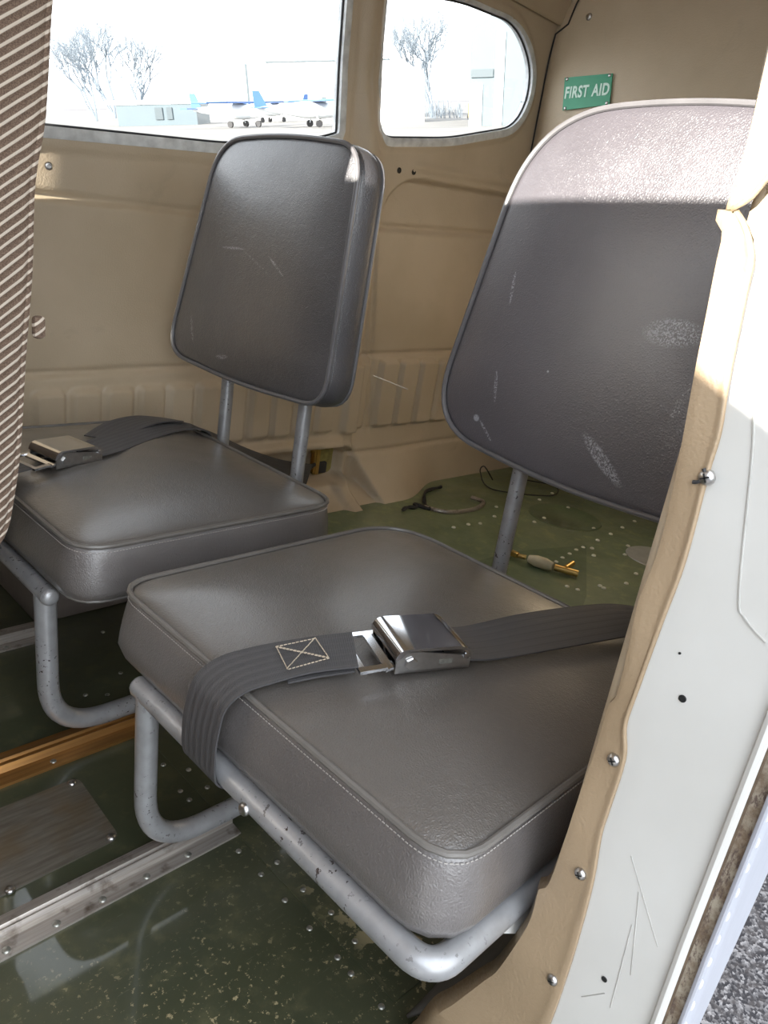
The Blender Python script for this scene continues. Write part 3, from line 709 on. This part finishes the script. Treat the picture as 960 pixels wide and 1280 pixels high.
bm = bmesh.new(); ribbon(bm, [((.322, .437, .207), (0, 1, 0)), ((.303, .437, .222), (0, 1, 0)), ((.2985, .436, .250), (0, 1, 0)), ((.299, .434, .278), (.02, 1, .0)), ((.3035, .431, .301), (.06, 1, .02)), ((.318, .424, .3165), (.15, .98, .03)),
    ((.342, .413, .3245), (.26, .96, .04)), ((.374, .3985, .3305), wn), (P1 + Vector((.002, -.001, .0035)), wn)], .050)
adopt(link_mesh('strap', bm, MAT['web']), nb)
bm = bmesh.new(); ribbon(bm, [(P1 + Vector((0, 0, -.001)), wn), ((.380, .394, .3265), wn), ((.352, .406, .3225), wn)], .048)
adopt(link_mesh('strap_tail', bm, MAT['web']), nb)
E0 = xf(.033, 0, .007)
bm = bmesh.new(); ribbon(bm, [(xf(.018, 0, .006), (.39, .92, 0)), (E0, (.39, .92, .05)), ((.52, .330, .333), (.33, .93, .10)), ((.58, .312, .335), (.25, .92, .22)), ((.65, .293, .334), (.22, .93, .22)), ((.71, .277, .330), (.25, .95, .15)), ((.75, .262, .318), (.3, .95, .1)), ((.775, .252, .28), (.3, .95, 0)), ((.79, .245, .22), (.3, .95, 0)), ((.80, .242, .16), (.3, .95, 0))], .050)
adopt(link_mesh('strap', bm, MAT['web']), nb)
# box-and-cross stitching on the near strap
S = [Vector(v) for v in ((.345, .438, .3268), (.402, .410, .3362), (.3865, .3745, .3362), (.329, .399, .3255))]
S = [Vector((.3585, .4225, .3300)), Vector((.3905, .4095, .3350)), Vector((.3800, .3795, .3350)), Vector((.3475, .3925, .3280))]
bm = bmesh.new()
for a, b in ((0, 1), (1, 2), (2, 3), (3, 0), (0, 2), (1, 3), (0, 2)):
    A, B = S[a], S[b]; L = (B - A).length; k = int(L / .0032); j = Vector((random.uniform(-1, 1), random.uniform(-1, 1), 0)) * .0008
    for i in range(k):
        m0 = A.lerp(B, i / k) + j; m1 = A.lerp(B, (i + .72) / k) + j + Vector((0, .0003 * random.uniform(-1, 1), 0))
        for q in (m0, m1): q.z += .0012
        tube(bm, [m0, m1], .0005, 5)
adopt(link_mesh('stitching', bm, MAT['thread_tan']), nb)

fb = belt('grey lap belt with satin buckle lying across the far seat', (.42, .96, .32))
xf = buckle(fb, (.413, .955), (.975, .22), .3235)
P1 = xf(-.0635, 0, .006); wf = Vector((-.22, .97, 0))
bm = bmesh.new(); ribbon(bm, [(P1, wf), (P1 - Vector((.03, .006, .004)), wf), ((.322, .935, .312), wf), ((.304, .932, .29), wf), ((.3, .93, .25), wf), ((.315, .93, .207), wf)], .050); adopt(link_mesh('strap', bm, MAT['web']), fb)
bm = bmesh.new(); ribbon(bm, [(xf(.02, 0, .006), wf), (xf(.05, 0, .008), (-.25, .95, .1)), ((.52, 1.005, .3285), (-.35, .90, .15)), ((.575, 1.035, .3275), (-.4, .88, .1)), ((.635, 1.062, .3245), (-.3, .9, .05)), ((.680, 1.065, .318), (-.1, .95, 0)), ((.705, 1.07, .300), (.0, .9, .2)), ((.76, 1.095, .262), (.1, .6, .8)), ((.85, 1.14, .215), (.2, .3, .9)), ((.97, 1.195, .165), (.2, .1, 1)), ((1.10, 1.245, .125), (.2, 0, 1))], .048); adopt(link_mesh('strap', bm, MAT['web']), fb)
bm = bmesh.new(); ribbon(bm, [((.49, 1.02, .3275), wf), ((.54, 1.055, .331), (-.3, .9, .1)), ((.60, 1.085, .331), (-.4, .88, 0)), ((.655, 1.10, .323), (-.3, .9, -.1))], .05); adopt(link_mesh('strap_tail', bm, MAT['web']), fb)

# belt anchor in its pocket in the wall
an = thing('belt_anchor', 'brass belt anchor bracket in the foam-lined hole low in the window wall', 'bracket', (1.18, 1.29, .12))
bm = bmesh.new(); bx(bm, (1.187, 1.322, .125), (.012, .012, .07), bevel=.002); bx(bm, (1.172, 1.318, .125), (.006, .014, .055), bevel=.002); bx(bm, (1.18, 1.322, .15), (.03, .006, .008), bevel=.002); adopt(link_mesh('bracket', bm, MAT['brass']), an)
bm = bmesh.new(); tube(bm, smooth_path([(1.09, 1.25, .118), (1.13, 1.28, .125), (1.165, 1.305, .122)], 6), .005, 10); bx(bm, (1.205, 1.325, .105), (.03, .015, .03), bevel=.004); adopt(link_mesh('hook', bm, MAT['seal']), an)
fo = bmesh.new(); bx(fo, (1.215, 1.334, .128), (.062, .018, .088), bevel=.008, seg=3); tag(link_mesh('foam_block', fo, MAT['foam']), 'yellow insulation foam stuffed in the wall hole behind the belt anchor', 'foam')

# ------------------------------------------------------------------ floor fittings
def rail(name, label, x0, x1, yc, w_, mat, prof, screws, par=None):
    o = thing(name, label, 'seat rail', (x0, yc, 0), 'seat rails on the cabin floor')
    bm = bmesh.new(); A = [bm.verts.new((x0, yc + a, b)) for a, b in prof]; B = [bm.verts.new((x1, yc + a, b)) for a, b in prof]; n = len(prof)
    bm.faces.new(A); bm.faces.new(B[::-1])
    for i in range(n): bm.faces.new((A[i], B[i], B[(i + 1) % n], A[(i + 1) % n]))
    adopt(link_mesh('rail_extrusion', bm, mat, smooth=False), o)
    for x, y, z in screws: bm = bmesh.new(); dome(bm, (x, y, z), .0042, (0, 0, 1), .5, 12); adopt(link_mesh('rivet', bm, MAT['rivet']), o)
    return o
rail('seat_rail', 'worn bare aluminium rail on the green floor, ending under the nearest seat leg', -.7, .432, .558, .04, MAT['rail'],
     [(-.024, 0), (.022, 0), (.022, .004), (.014, .005), (.012, .011), (.004, .0125), (.002, .010), (-.002, .0125), (-.006, .010), (-.007, .004), (-.024, .003)],
     [(x, .541, .003) for x in (-.05, .0, .045, .09, .134, .178, .224, .270, .318, .367)])
rail('seat_rail', 'gold anodised rail on the dark floor beside the far seat leg', -.7, .435, .782, .05, MAT['gold'],
     [(-.028, 0), (.028, 0), (.028, .005), (.016, .006), (.014, .013), (.004, .015), (.002, .012), (-.003, .012), (-.006, .014), (-.010, .006), (-.028, .004)],
     [(x, .762, .004) for x in (-.1, .0, .1, .2, .313)] + [(.417, .790, .014)])
rail('seat_rail', 'dull cream rail against the wall box, behind the far seat leg', -.7, .415, 1.058, .04, MAT['rail'],
     [(-.020, 0), (.016, 0), (.016, .018), (-.002, .018), (-.004, .004), (-.020, .003)], [(.36, 1.044, .003)])
kb = bmesh.new(); bx(kb, (.565, 1.172, .105), (.285, .165, .21), bevel=.006); tag(link_mesh('floor_duct', kb, MAT['box']), 'brown-grey duct box on the floor under the far seat', 'box')
# access plate
ap = thing('access_plate', 'dull brown rectangular access plate screwed to the floor between rails', 'plate', (.25, .66, 0))
bm = bmesh.new(); ol = round_poly([(.02, .600), (.322, .607), (.326, .722), (.02, .722)], .012); prism(bm, [(p.x, p.y, 0) for p in ol], (0, 0, .0022)); adopt(link_mesh('plate', bm, MAT['plate'], smooth=False), ap)
for x, y in ((.316, .716), (.314, .612), (.205, .606), (.205, .716), (.10, .612)):
    bm = bmesh.new(); dome(bm, (x, y, .0025), .0052, (0, 0, 1), .5, 12); adopt(link_mesh('screw', bm, MAT['steel']), ap)
# floor skin laps (thin overlapping sheets) and rivets
def sheet(pts, z0, t, mat, label):
    bm = bmesh.new(); prism(bm, [(x, y, z0) for x, y in pts], (0, 0, t)); return adopt(link_mesh('floor_sheet', bm, mat, smooth=False), FLOOR2 if z0 > .01 else FLOOR)
sheet([(.4285, .28), (.95, .26), (.95, .752), (.4285, .752)], 0, .0012, MAT['floor'], 'green painted floor sheet lapped under the nearest seat, riveted along its front edge')
RV = [(.440, .476), (.417, .474), (.417, .432), (.416, .390), (.417, .348), (.416, .327), (.413, .634), (.414, .615), (.416, .515), (.42, .687), (.416, .285),
      (.44, .43), (.445, .39), (.442, .35), (.44, .66), (.442, .62), (.47, .90), (.52, .93), (.50, 1.02), (.43, .86), (.405, .875)]
for x, y in RV:
    bm = bmesh.new(); dome(bm, (x, y, .0012 if .4285 < x and y < .752 else 0), .0034, (0, 0, 1), .45, 12)
    adopt(link_mesh('rivet', bm, MAT['rivet']), FLOOR)
# round inspection ring under the near seat
ri = bmesh.new(); lathe(ri, [(.0, .0012), (.034, .0012), (.036, .003), (.040, .0032), (.042, .0012)], (.505, .372, .0012), seg=48)
tag(link_mesh('inspection_cover', ri, MAT['green_dark']), 'round ringed floor cover partly under the nearest seat frame', 'cover')
# baggage floor
bf = .03
cv = bmesh.new(); lathe(cv, [(0, .001), (.088, .001), (.090, .0022), (.096, .0022), (.098, 0)], (1.742, .930, bf), seg=64)
tag(link_mesh('inspection_cover', cv, MAT['green_dark']), 'round dark green inspection cover on the baggage floor', 'cover')
cv = bmesh.new(); lathe(cv, [(0, .0018), (.068, .0018), (.070, 0)], (1.715, .655, bf), seg=64)
o = tag(link_mesh('inspection_cover', cv, MAT['disc']), 'round bare metal inspection disc on the baggage floor by the door post', 'cover')
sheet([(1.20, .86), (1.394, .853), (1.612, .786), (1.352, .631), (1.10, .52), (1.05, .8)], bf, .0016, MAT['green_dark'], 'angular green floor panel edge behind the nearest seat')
def pz(px, py, z):
    d = to_world(Vector((px - 480, py - 640, F))); s = (z - CAM.z) / d.z; return CAM + d * s
for px, py in ((603,628),(620,634),(618,646),(600,655),(680,648),(674,625),(710,635),(690,617),(668,653),(742,661),(747,676),(763,668),(778,660),(793,652),(808,645),(695,703),(703,698),(712,693),(720,688),(729,685),(740,686),(742,695),(785,683),(781,694),(750,733),(755,736),(709,734),(722,738),(577,640),(585,656),(567,660),(640,640),(783,730),(795,718)):
    p = pz(px, py, bf)
    p = Vector((round(p.x, 3), round(p.y, 3), bf + .0015)); bm = bmesh.new(); dome(bm, p, .0052, (0, 0, 1), .5, 10)
    adopt(link_mesh('rivet', bm, MAT['rivet_pale']), FLOOR2)
# cable with clamp on the baggage floor
cb = thing('cable_fitting', 'cream and brass cable fitting lying on the baggage floor behind the nearest post', 'fitting', (1.39, .75, .03))
bm = bmesh.new(); lathe(bm, [(.0, -.030), (.008, -.028), (.013, -.01), (.013, .012), (.009, .028), (0, .03)], (1.375, .765, .045), (.25, -.9, 0), 16); adopt(link_mesh('clamp_body', bm, MAT['cream']), cb)
bm = bmesh.new(); tube(bm, smooth_path([(1.35, .86, .04), (1.362, .82, .042), (1.37, .80, .044)], 5), .005, 10); adopt(link_mesh('brass_rod', bm, MAT['brass']), cb)
bm = bmesh.new(); tube(bm, [(1.385, .735, .044), (1.41, .690, .042)], .0075, 12); adopt(link_mesh('brass_end', bm, MAT['brass']), cb)
bm = bmesh.new(); tube(bm, [(1.398, .715, .048), (1.425, .715, .054)], .006, 10); adopt(link_mesh('thumb_screw', bm, MAT['brass']), cb)
bm = bmesh.new(); bx(bm, (1.36, .825, .044), (.014, .02, .012), bevel=.003); adopt(link_mesh('brass_nut', bm, MAT['brass']), cb)
bm = bmesh.new(); tube(bm, smooth_path([(1.80, 1.22, .032), (1.73, 1.21, .085), (1.71, 1.205, .07), (1.72, 1.16, .034), (1.85, 1.05, .034), (1.95, 1.10, .034), (1.88, 1.20, .034)], 10), .0018, 8)
tag(link_mesh('loose_wire', bm, MAT['seal']), 'loose dark wire loop on the baggage floor by the wall', 'wire')
bm = bmesh.new(); tube(bm, smooth_path([(1.41, 1.145, .033), (1.44, 1.09, .034), (1.53, 1.075, .033), (1.60, 1.10, .033), (1.60, 1.14, .033)], 8), .006, 8)
tag(link_mesh('bent_metal_clip', bm, MAT['rail']), 'bent metal strip on the floor at the torn edge of the wall lining', 'strip')
bm = bmesh.new(); tube(bm, smooth_path([(1.335, 1.150, .034), (1.36, 1.155, .036), (1.385, 1.148, .034), (1.395, 1.165, .036), (1.41, 1.125, .034), (1.43, 1.16, .034), (1.50, 1.22, .036), (1.58, 1.235, .034)], 6), lambda t: .003 + .0025 * abs(math.sin(t * 23)), 6)
tag(link_mesh('torn_sealant', bm, MAT['seal']), 'black torn sealant along the foot of the wall lining', 'sealant')
# little screw holes on the lining
for x, z in ((1.289, .799), (1.335, .803)):
    y = float(Ys(z)) - float(relief(np.array([x]), np.array([z]))[0]); bm = bmesh.new(); lathe(bm, [(.0062, -.001), (.0062, .001), (.0045, .001), (.004, .0003), (0, .0003)], (x, y, z), (0, -1, 0), 14)
    adopt(link_mesh('fastener_hole', bm, MAT['black']), WALLR)
bm = bmesh.new(); lathe(bm, [(.006, -.001), (.006, .002), (.0045, .003), (.003, .003), (.0028, .0008), (0, .0008)], (.522, 1.272, .687), (0, -1, 0), 16); adopt(link_mesh('snap_fastener', bm, MAT['steel']), WALLR)
bm = bmesh.new(); dome(bm, (1.756, 1.187, 1.212), .008, (-1, 0, 0), .5, 16); adopt(link_mesh('screw', bm, MAT['steel']), WALLB)
bm = bmesh.new(); tube(bm, smooth_path([(.725, .715, .485), (.74, .70, .48), (.76, .68, .473)], 5), .0008, 5); adopt(link_mesh('loose_thread', bm, MAT['thread_tan']), far)

# FIRST AID placard
sg = thing('first_aid_placard', 'green FIRST AID placard riveted to the tan rear bulkhead', 'sign', (1.752, 1.148, 1.052))
c4 = [Vector((0, 1.2165, 1.083)), Vector((0, 1.0865, 1.0895)), Vector((0, 1.077, 1.024)), Vector((0, 1.204, 1.011))]
c4 = [Vector((1.752, v.y, v.z)) for v in c4]
bm = bmesh.new(); prism(bm, c4, (-.0025, 0, 0)); adopt(link_mesh('plate', bm, MAT['sign'], smooth=False), sg)
cc = sum(c4, Vector()) / 4
for v in c4:
    p = v.lerp(cc, .11); bm = bmesh.new(); dome(bm, (1.7492, p.y, p.z), .0042, (-1, 0, 0), .5, 12); adopt(link_mesh('rivet', bm, MAT['steel']), sg)
fc = bpy.data.curves.new('lettering', 'FONT'); fc.body = 'FIRST AID'; fc.size = .0315; fc.extrude = .0005; fc.offset = .0009; fc.align_x = 'CENTER'; fc.align_y = 'CENTER'; fc.space_character = 1.08; fc.space_word = 1.2
to = bpy.data.objects.new('lettering', fc); COL.objects.link(to); bpy.context.view_layer.update()
me = bpy.data.meshes.new_from_object(to.evaluated_get(bpy.context.evaluated_depsgraph_get())); bpy.data.objects.remove(to)
me.materials.append(MAT['signtext']); ro = Vector((0, -.998, .065)).normalized(); up = Vector((0, .065, .998)).normalized()
me.transform(Matrix(((0, 0, -1, 1.7488), (ro.y * .82, up.y * 1.12, 0, cc.y), (ro.z * .82, up.z * 1.12, 0, cc.z), (0, 0, 0, 1))))
o = bpy.data.objects.new('lettering', me); COL.objects.link(o); adopt(o, sg)

# ------------------------------------------------------------------ front seats
def tweed_seat(dx, y0, y1, label, top, group='striped front seats', slope=0):
    o = thing('front_seat', label, 'seat', (.0 + dx, (y0 + y1) / 2, 0), group)
    aft = [(.268, .33), (.280, .40), (.288, .50), (.296, .58), (.300, .66), (.311, .72), (.317, .80), (.327, .90), (.33, top - .06), (.315, top - .015), (.27, top)]
    bot = [(.20, top), (.16, top - .03), (.15, .9), (.12, .6), (.085, .33), (.10, .303), (.14, .295), (.235, .299), (.258, .309)]
    P = [(v.x, v.y) for v in smooth_path([(a + dx, b, 0) for a, b in aft + bot + aft[:1]], 4)][:-1]
    bm = bmesh.new(); W_ = y1 - y0; cx = sum(p[0] for p in P) / len(P)
    sec = [(0, .80), (.0035, .90), (.010, .965), (.02, .99), (.035, 1)]; sec = sec + [(W_ - a, b) for a, b in sec[::-1]]
    rows = [[bm.verts.new((cx + .10 * 0 + (p[0] - cx) * s + 0, y0 + a, .68 + (p[1] - .68) * (1 - (1 - s) * .16) + slope * (W_ / 2 - a) * max(0, p[1] - .6))) for p in P] for a, s in sec]
    n = len(P)
    for A, B in zip(rows, rows[1:]):
        for i in range(n): bm.faces.new((A[i], A[(i + 1) % n], B[(i + 1) % n], B[i]))
    bm.faces.new(rows[0]); bm.faces.new(rows[-1][::-1])
    bk = adopt(link_mesh('backrest', bm, MAT['tweed'], angle=60), o)
    bm = bmesh.new(); tube(bm, [(cx + (p[0] - cx) * .93, y0 + .006, .68 + (p[1] - .68) * .99) for p in P], .0035, 8, closed=True); adopt(link_mesh('welt', bm, MAT['tweed']), bk)
    bm = bmesh.new(); bx(bm, (-.10 + dx, (y0 + y1) / 2, .30), (.44, W_, .13), bevel=.03, seg=3); adopt(link_mesh('seat_cushion', bm, MAT['tweed']), o)
    for yy in (y0 + .035, y1 - .035):
        bm = bmesh.new(); tube(bm, bend_path([(-.30 + dx, yy, .26), (-.30 + dx, yy, .030), (.08 + dx, yy, .030), (.08 + dx, yy, .26)], .04), .011, 10); adopt(link_mesh('leg', bm, MAT['tube']), o)
    return o
fs = tweed_seat(0, .752, 1.235, 'brown and cream diagonally striped tweed front seat at the left edge', 1.12)
bm = bmesh.new(); bx(bm, (.300, .757, .532), (.012, .01, .022), bevel=.004); adopt(link_mesh('fabric_tuft', bm, MAT['tweed']), fs)
PILOT_TOP = .975
ps = tweed_seat(-.62, .13, .73, 'unseen striped tweed pilot seat ahead of the doorway, shaped to block sun', PILOT_TOP, slope=.20)  # out of view; width and sloped top shaped to cut sun on the rear seats

# ------------------------------------------------------------------ outside
fwdv = to_world(Vector((0, 140 - 11 - 640, F))); fwdv = (fwdv - UP * fwdv.dot(UP)).normalized(); rgt = fwdv.cross(UP).normalized()
G0 = CAM - UP * 1.45
MX = Matrix(((rgt.x, fwdv.x, UP.x, G0.x), (rgt.y, fwdv.y, UP.y, G0.y), (rgt.z, fwdv.z, UP.z, G0.z), (0, 0, 0, 1)))
K = 1068.0
def ex(px, d): return (px - 480) / K * d            # lateral metres at distance d for image column px
def place(o, r=0, d=0, h=0, rz=0): o.matrix_world = MX @ Matrix.Translation((r, d, h)) @ Matrix.Rotation(rz, 4, 'Z'); return o
def hp(d, dy): return dy * d * .00084               # metres for dy image rows near the horizon
bm = bmesh.new()
for a in (-1, 1): pass
vs = [bm.verts.new(v) for v in ((-600, 6, 0), (600, 6, 0), (2500, 2800, 0), (-2500, 2800, 0))]; bm.faces.new(vs)
structure(place(link_mesh('ground', bm, MAT['apron'], smooth=False)))
bm = bmesh.new(); vs = [bm.verts.new(v) for v in ((-400, -300, 0), (400, -300, 0), (400, 6, 0), (-400, 6, 0))]; bm.faces.new(vs)
structure(place(link_mesh('ground', bm, MAT['asphalt'], smooth=False)))
def ebox(name, cat, label, r, d, w_, dep, h, mat, rz=0, roof=0, arch=False, parts=()):
    o = thing(name, label, cat); place(o, r, d, 0, rz); bm = bmesh.new()
    if arch:
        prof = [(-w_ / 2, 0), (-w_ / 2, h * .55)] + [(-w_ / 2 * math.cos(t), h * .55 + h * .45 * math.sin(t)) for t in [k * math.pi / 16 for k in range(1, 16)]] + [(w_ / 2, h * .55), (w_ / 2, 0)]
    elif roof: prof = [(-w_ / 2, 0), (-w_ / 2, h), (0, h + roof), (w_ / 2, h), (w_ / 2, 0)]
    else: prof = [(-w_ / 2, 0), (-w_ / 2, h), (w_ / 2, h), (w_ / 2, 0)]
    prism(bm, [(a, 0, b) for a, b in prof], (0, dep, 0)); b = link_mesh('walls', bm, mat, o, smooth=False)
    for nm, a, z, ww, hh, mt in parts:
        bm = bmesh.new(); bx(bm, (a, -.05, z), (ww, .12, hh)); link_mesh(nm, bm, mt, o, smooth=False)
    return o
d = 95
ebox('arched_hangar', 'hangar', 'big white arched hangar seen through the long side window', ex(395, d), d, ex(530, d) - ex(262, d), 25, 8.2, MAT['hangar'], arch=True,
     parts=[('door_rail', 1.5, 5.6, 13.5, .14, MAT['hangar_dark']), ('window', 0.9, 1.7, .5, .9, MAT['hangar_dark']), ('window', -2.2, 1.5, .5, .9, MAT['hangar_dark']), ('drainpipe', -7.4, 3.4, .22, 4.2, MAT['hangar_dark'])])
ebox('office_building', 'building', 'low blue-grey building with a white roof beyond the side window', ex(195, 80), 80, 7.4, 8, 1.75, MAT['hangar_blue'], rz=.05,
     parts=[('roof_edge', 0, 1.95, 9.4, .35, MAT['hangar']), ('window', .2, 1.0, .7, 1.0, MAT['hangar_dark']), ('window', 1.2, 1.0, .5, 1.0, MAT['hangar_dark'])])
ebox('storage_shed', 'building', 'small white gabled hangar left of the bare trees in the rear window', ex(500, 70), 70, 4.0, 8, 3.4, MAT['hangar'], roof=1.2)
ebox('blue_hangar', 'hangar', 'pale blue gabled hangar at the right of the rear window', ex(640, 55), 55, 5.6, 20, 5.4, MAT['hangar_blue'], roof=1.6, rz=-.25,
     parts=[('door_post', -.9, 2.6, .55, 5.2, MAT['hangar']), ('window', -2.0, 3.0, 1.4, .45, MAT['hangar_dark']), ('wall_panel', -2.35, 1.2, .8, 2.4, MAT['hangar'])])
bm = bmesh.new(); tube(bm, [(0, 0, 0), (-.4, 0, 6.2)], .06, 6); tag(place(link_mesh('radio_mast', bm, MAT['bark']), ex(242, 91), 91), 'thin grey mast standing between the trees and the arched hangar', 'mast')
def tree(px, d, H, label, seed, spread=.5, nb_=5):
    rnd = random.Random(seed); o = thing('bare_tree', label, 'tree', group='bare winter trees'); place(o, ex(px, d), d)
    tr = bmesh.new(); tw = bmesh.new()
    def grow(bm, p, dr_, L, r, lev):
        q = p + dr_ * L; mid = p.lerp(q, .5) + Vector((rnd.uniform(-1, 1), 0, rnd.uniform(-1, 1))) * L * .06
        tube(bm if lev else tr, [p, mid, q], (lambda t: r * (1 - .35 * t)), 4 if lev > 1 else 6, caps=False)
        if lev >= 6 or r < .004: return
        for k in range(2 if lev > 3 else 3):
            a = Vector((rnd.uniform(-1, 1), rnd.uniform(-1, 1), rnd.uniform(-.2, .9))).normalized()
            grow(tw, p.lerp(q, rnd.uniform(.55, 1)), (dr_ + a * spread * 1.5).normalized(), L * rnd.uniform(.62, .82), r * .6, lev + 1)
    for k in range(nb_): 
        a = Vector((rnd.uniform(-.55, .55), rnd.uniform(-.3, .3), 1)).normalized(); grow(tr, Vector((0, 0, 0)), a, H * .30, H * .012, 0)
    link_mesh('trunk', tr, MAT['bark'], o); link_mesh('twigs', tw, MAT['bark'], o); return o
tree(118, 120, 15, 'bare tree behind the low building, leftmost through the side window', 3, nb_=3)
tree(142, 150, 21, 'tall bare tree at the middle of the clump behind the low building', 11, nb_=3)
tree(174, 185, 21, 'bare tree at the right end of the clump behind the low building', 5, nb_=3)
tree(540, 88, 13, 'bare multi-stemmed tree seen in the middle of the rear window', 8, nb_=4)
tree(512, 150, 13, 'smaller bare tree beside the white shed in the rear window', 21, nb_=3)
bm = bmesh.new()
for k in range(40):
    q = Vector((random.uniform(-2.6, 2.6), random.uniform(-.5, .5), 0)); tube(bm, [q, q + Vector((random.uniform(-.3, .3), 0, random.uniform(.8, 1.7)))], .03, 4)
    for j in range(5):
        a = q + Vector((random.uniform(-.2, .2), 0, random.uniform(.2, .9))); tube(bm, [a, a + Vector((random.uniform(-.4, .4), random.uniform(-.2, .2), random.uniform(.2, .5)))], .012, 3)
tag(place(link_mesh('brushwood', bm, MAT['bark']), ex(548, 85), 85), 'tangled grey brushwood under the bare trees in the rear window', 'bush', kind='stuff')
def aircraft(px, d, rz, label):
    o = thing('parked_aircraft', label, 'aircraft', group='small parked aircraft'); place(o, ex(px, d), d, 0, rz)
    bm = bmesh.new(); pr = [(0, -2.6), (.25, -2.5), (.45, -1.6), (.58, -.5), (.55, .8), (.3, 2.6), (.12, 4.2), (0, 4.3)]; lathe(bm, pr, (0, 0, 1.1), (0, 1, .04), 12); link_mesh('fuselage', bm, MAT['plane_white'], o)
    bm = bmesh.new(); bx(bm, (0, -.4, 1.72), (10, 1.4, .14), bevel=.05); link_mesh('wing', bm, MAT['plane_blue'], o)
    bm = bmesh.new(); prism(bm, [(-.04, 3.4, 1.3), (-.04, 4.4, 1.3), (-.04, 4.5, 2.4), (-.04, 4.0, 2.4)], (.08, 0, 0)); bx(bm, (0, 4.0, 1.35), (3.0, .7, .08)); link_mesh('tail', bm, MAT['plane_blue'], o)
    for x, y in ((-1, 0), (1, 0), (0, -1.9)):
        bm = bmesh.new(); lathe(bm, [(0, -.08), (.24, -.08), (.24, .08), (0, .08)], (x, y, .24), (1, 0, 0), 14); link_mesh('wheel', bm, MAT['seal'], o)
        bm = bmesh.new(); tube(bm, [(x, y, .24), (x * .5, y, .9)], .05, 6); link_mesh('strut', bm, MAT['plane_white'], o)
    return o
aircraft(296, 66, 1.1, 'small parked aircraft with blue wing, leftmost in front of the arched hangar')
aircraft(345, 84, -.7, 'small parked aircraft with blue wing, middle one before the arched hangar')
aircraft(392, 62, 2.0, 'small parked aircraft with blue wing, just above the far backrest')
tc = thing('tractor', 'red and yellow tractor parked by the blue hangar in the rear window', 'tractor'); place(tc, ex(596, 72), 72, 0, .4)
bm = bmesh.new(); bx(bm, (.25, 0, .75), (.9, .6, .5), bevel=.08); bx(bm, (.2, 0, 1.15), (.5, .5, .3), bevel=.05); link_mesh('hood', bm, MAT['red'], tc)
bm = bmesh.new(); bx(bm, (-.45, 0, .75), (.35, .8, 1.1), bevel=.05); link_mesh('bucket', bm, MAT['yellow'], tc)
bm = bmesh.new(); tube(bm, [(.1, 0, 1.2), (.1, 0, 1.75)], .04, 8); link_mesh('exhaust', bm, MAT['seal'], tc)
for x, r in ((-.35, .28), (.5, .4)):
    for y in (-.45, .45): bm = bmesh.new(); lathe(bm, [(0, -.1), (r, -.1), (r, .1), (0, .1)], (x, y, r), (0, 1, 0), 16); link_mesh('wheel', bm, MAT['seal'], tc)
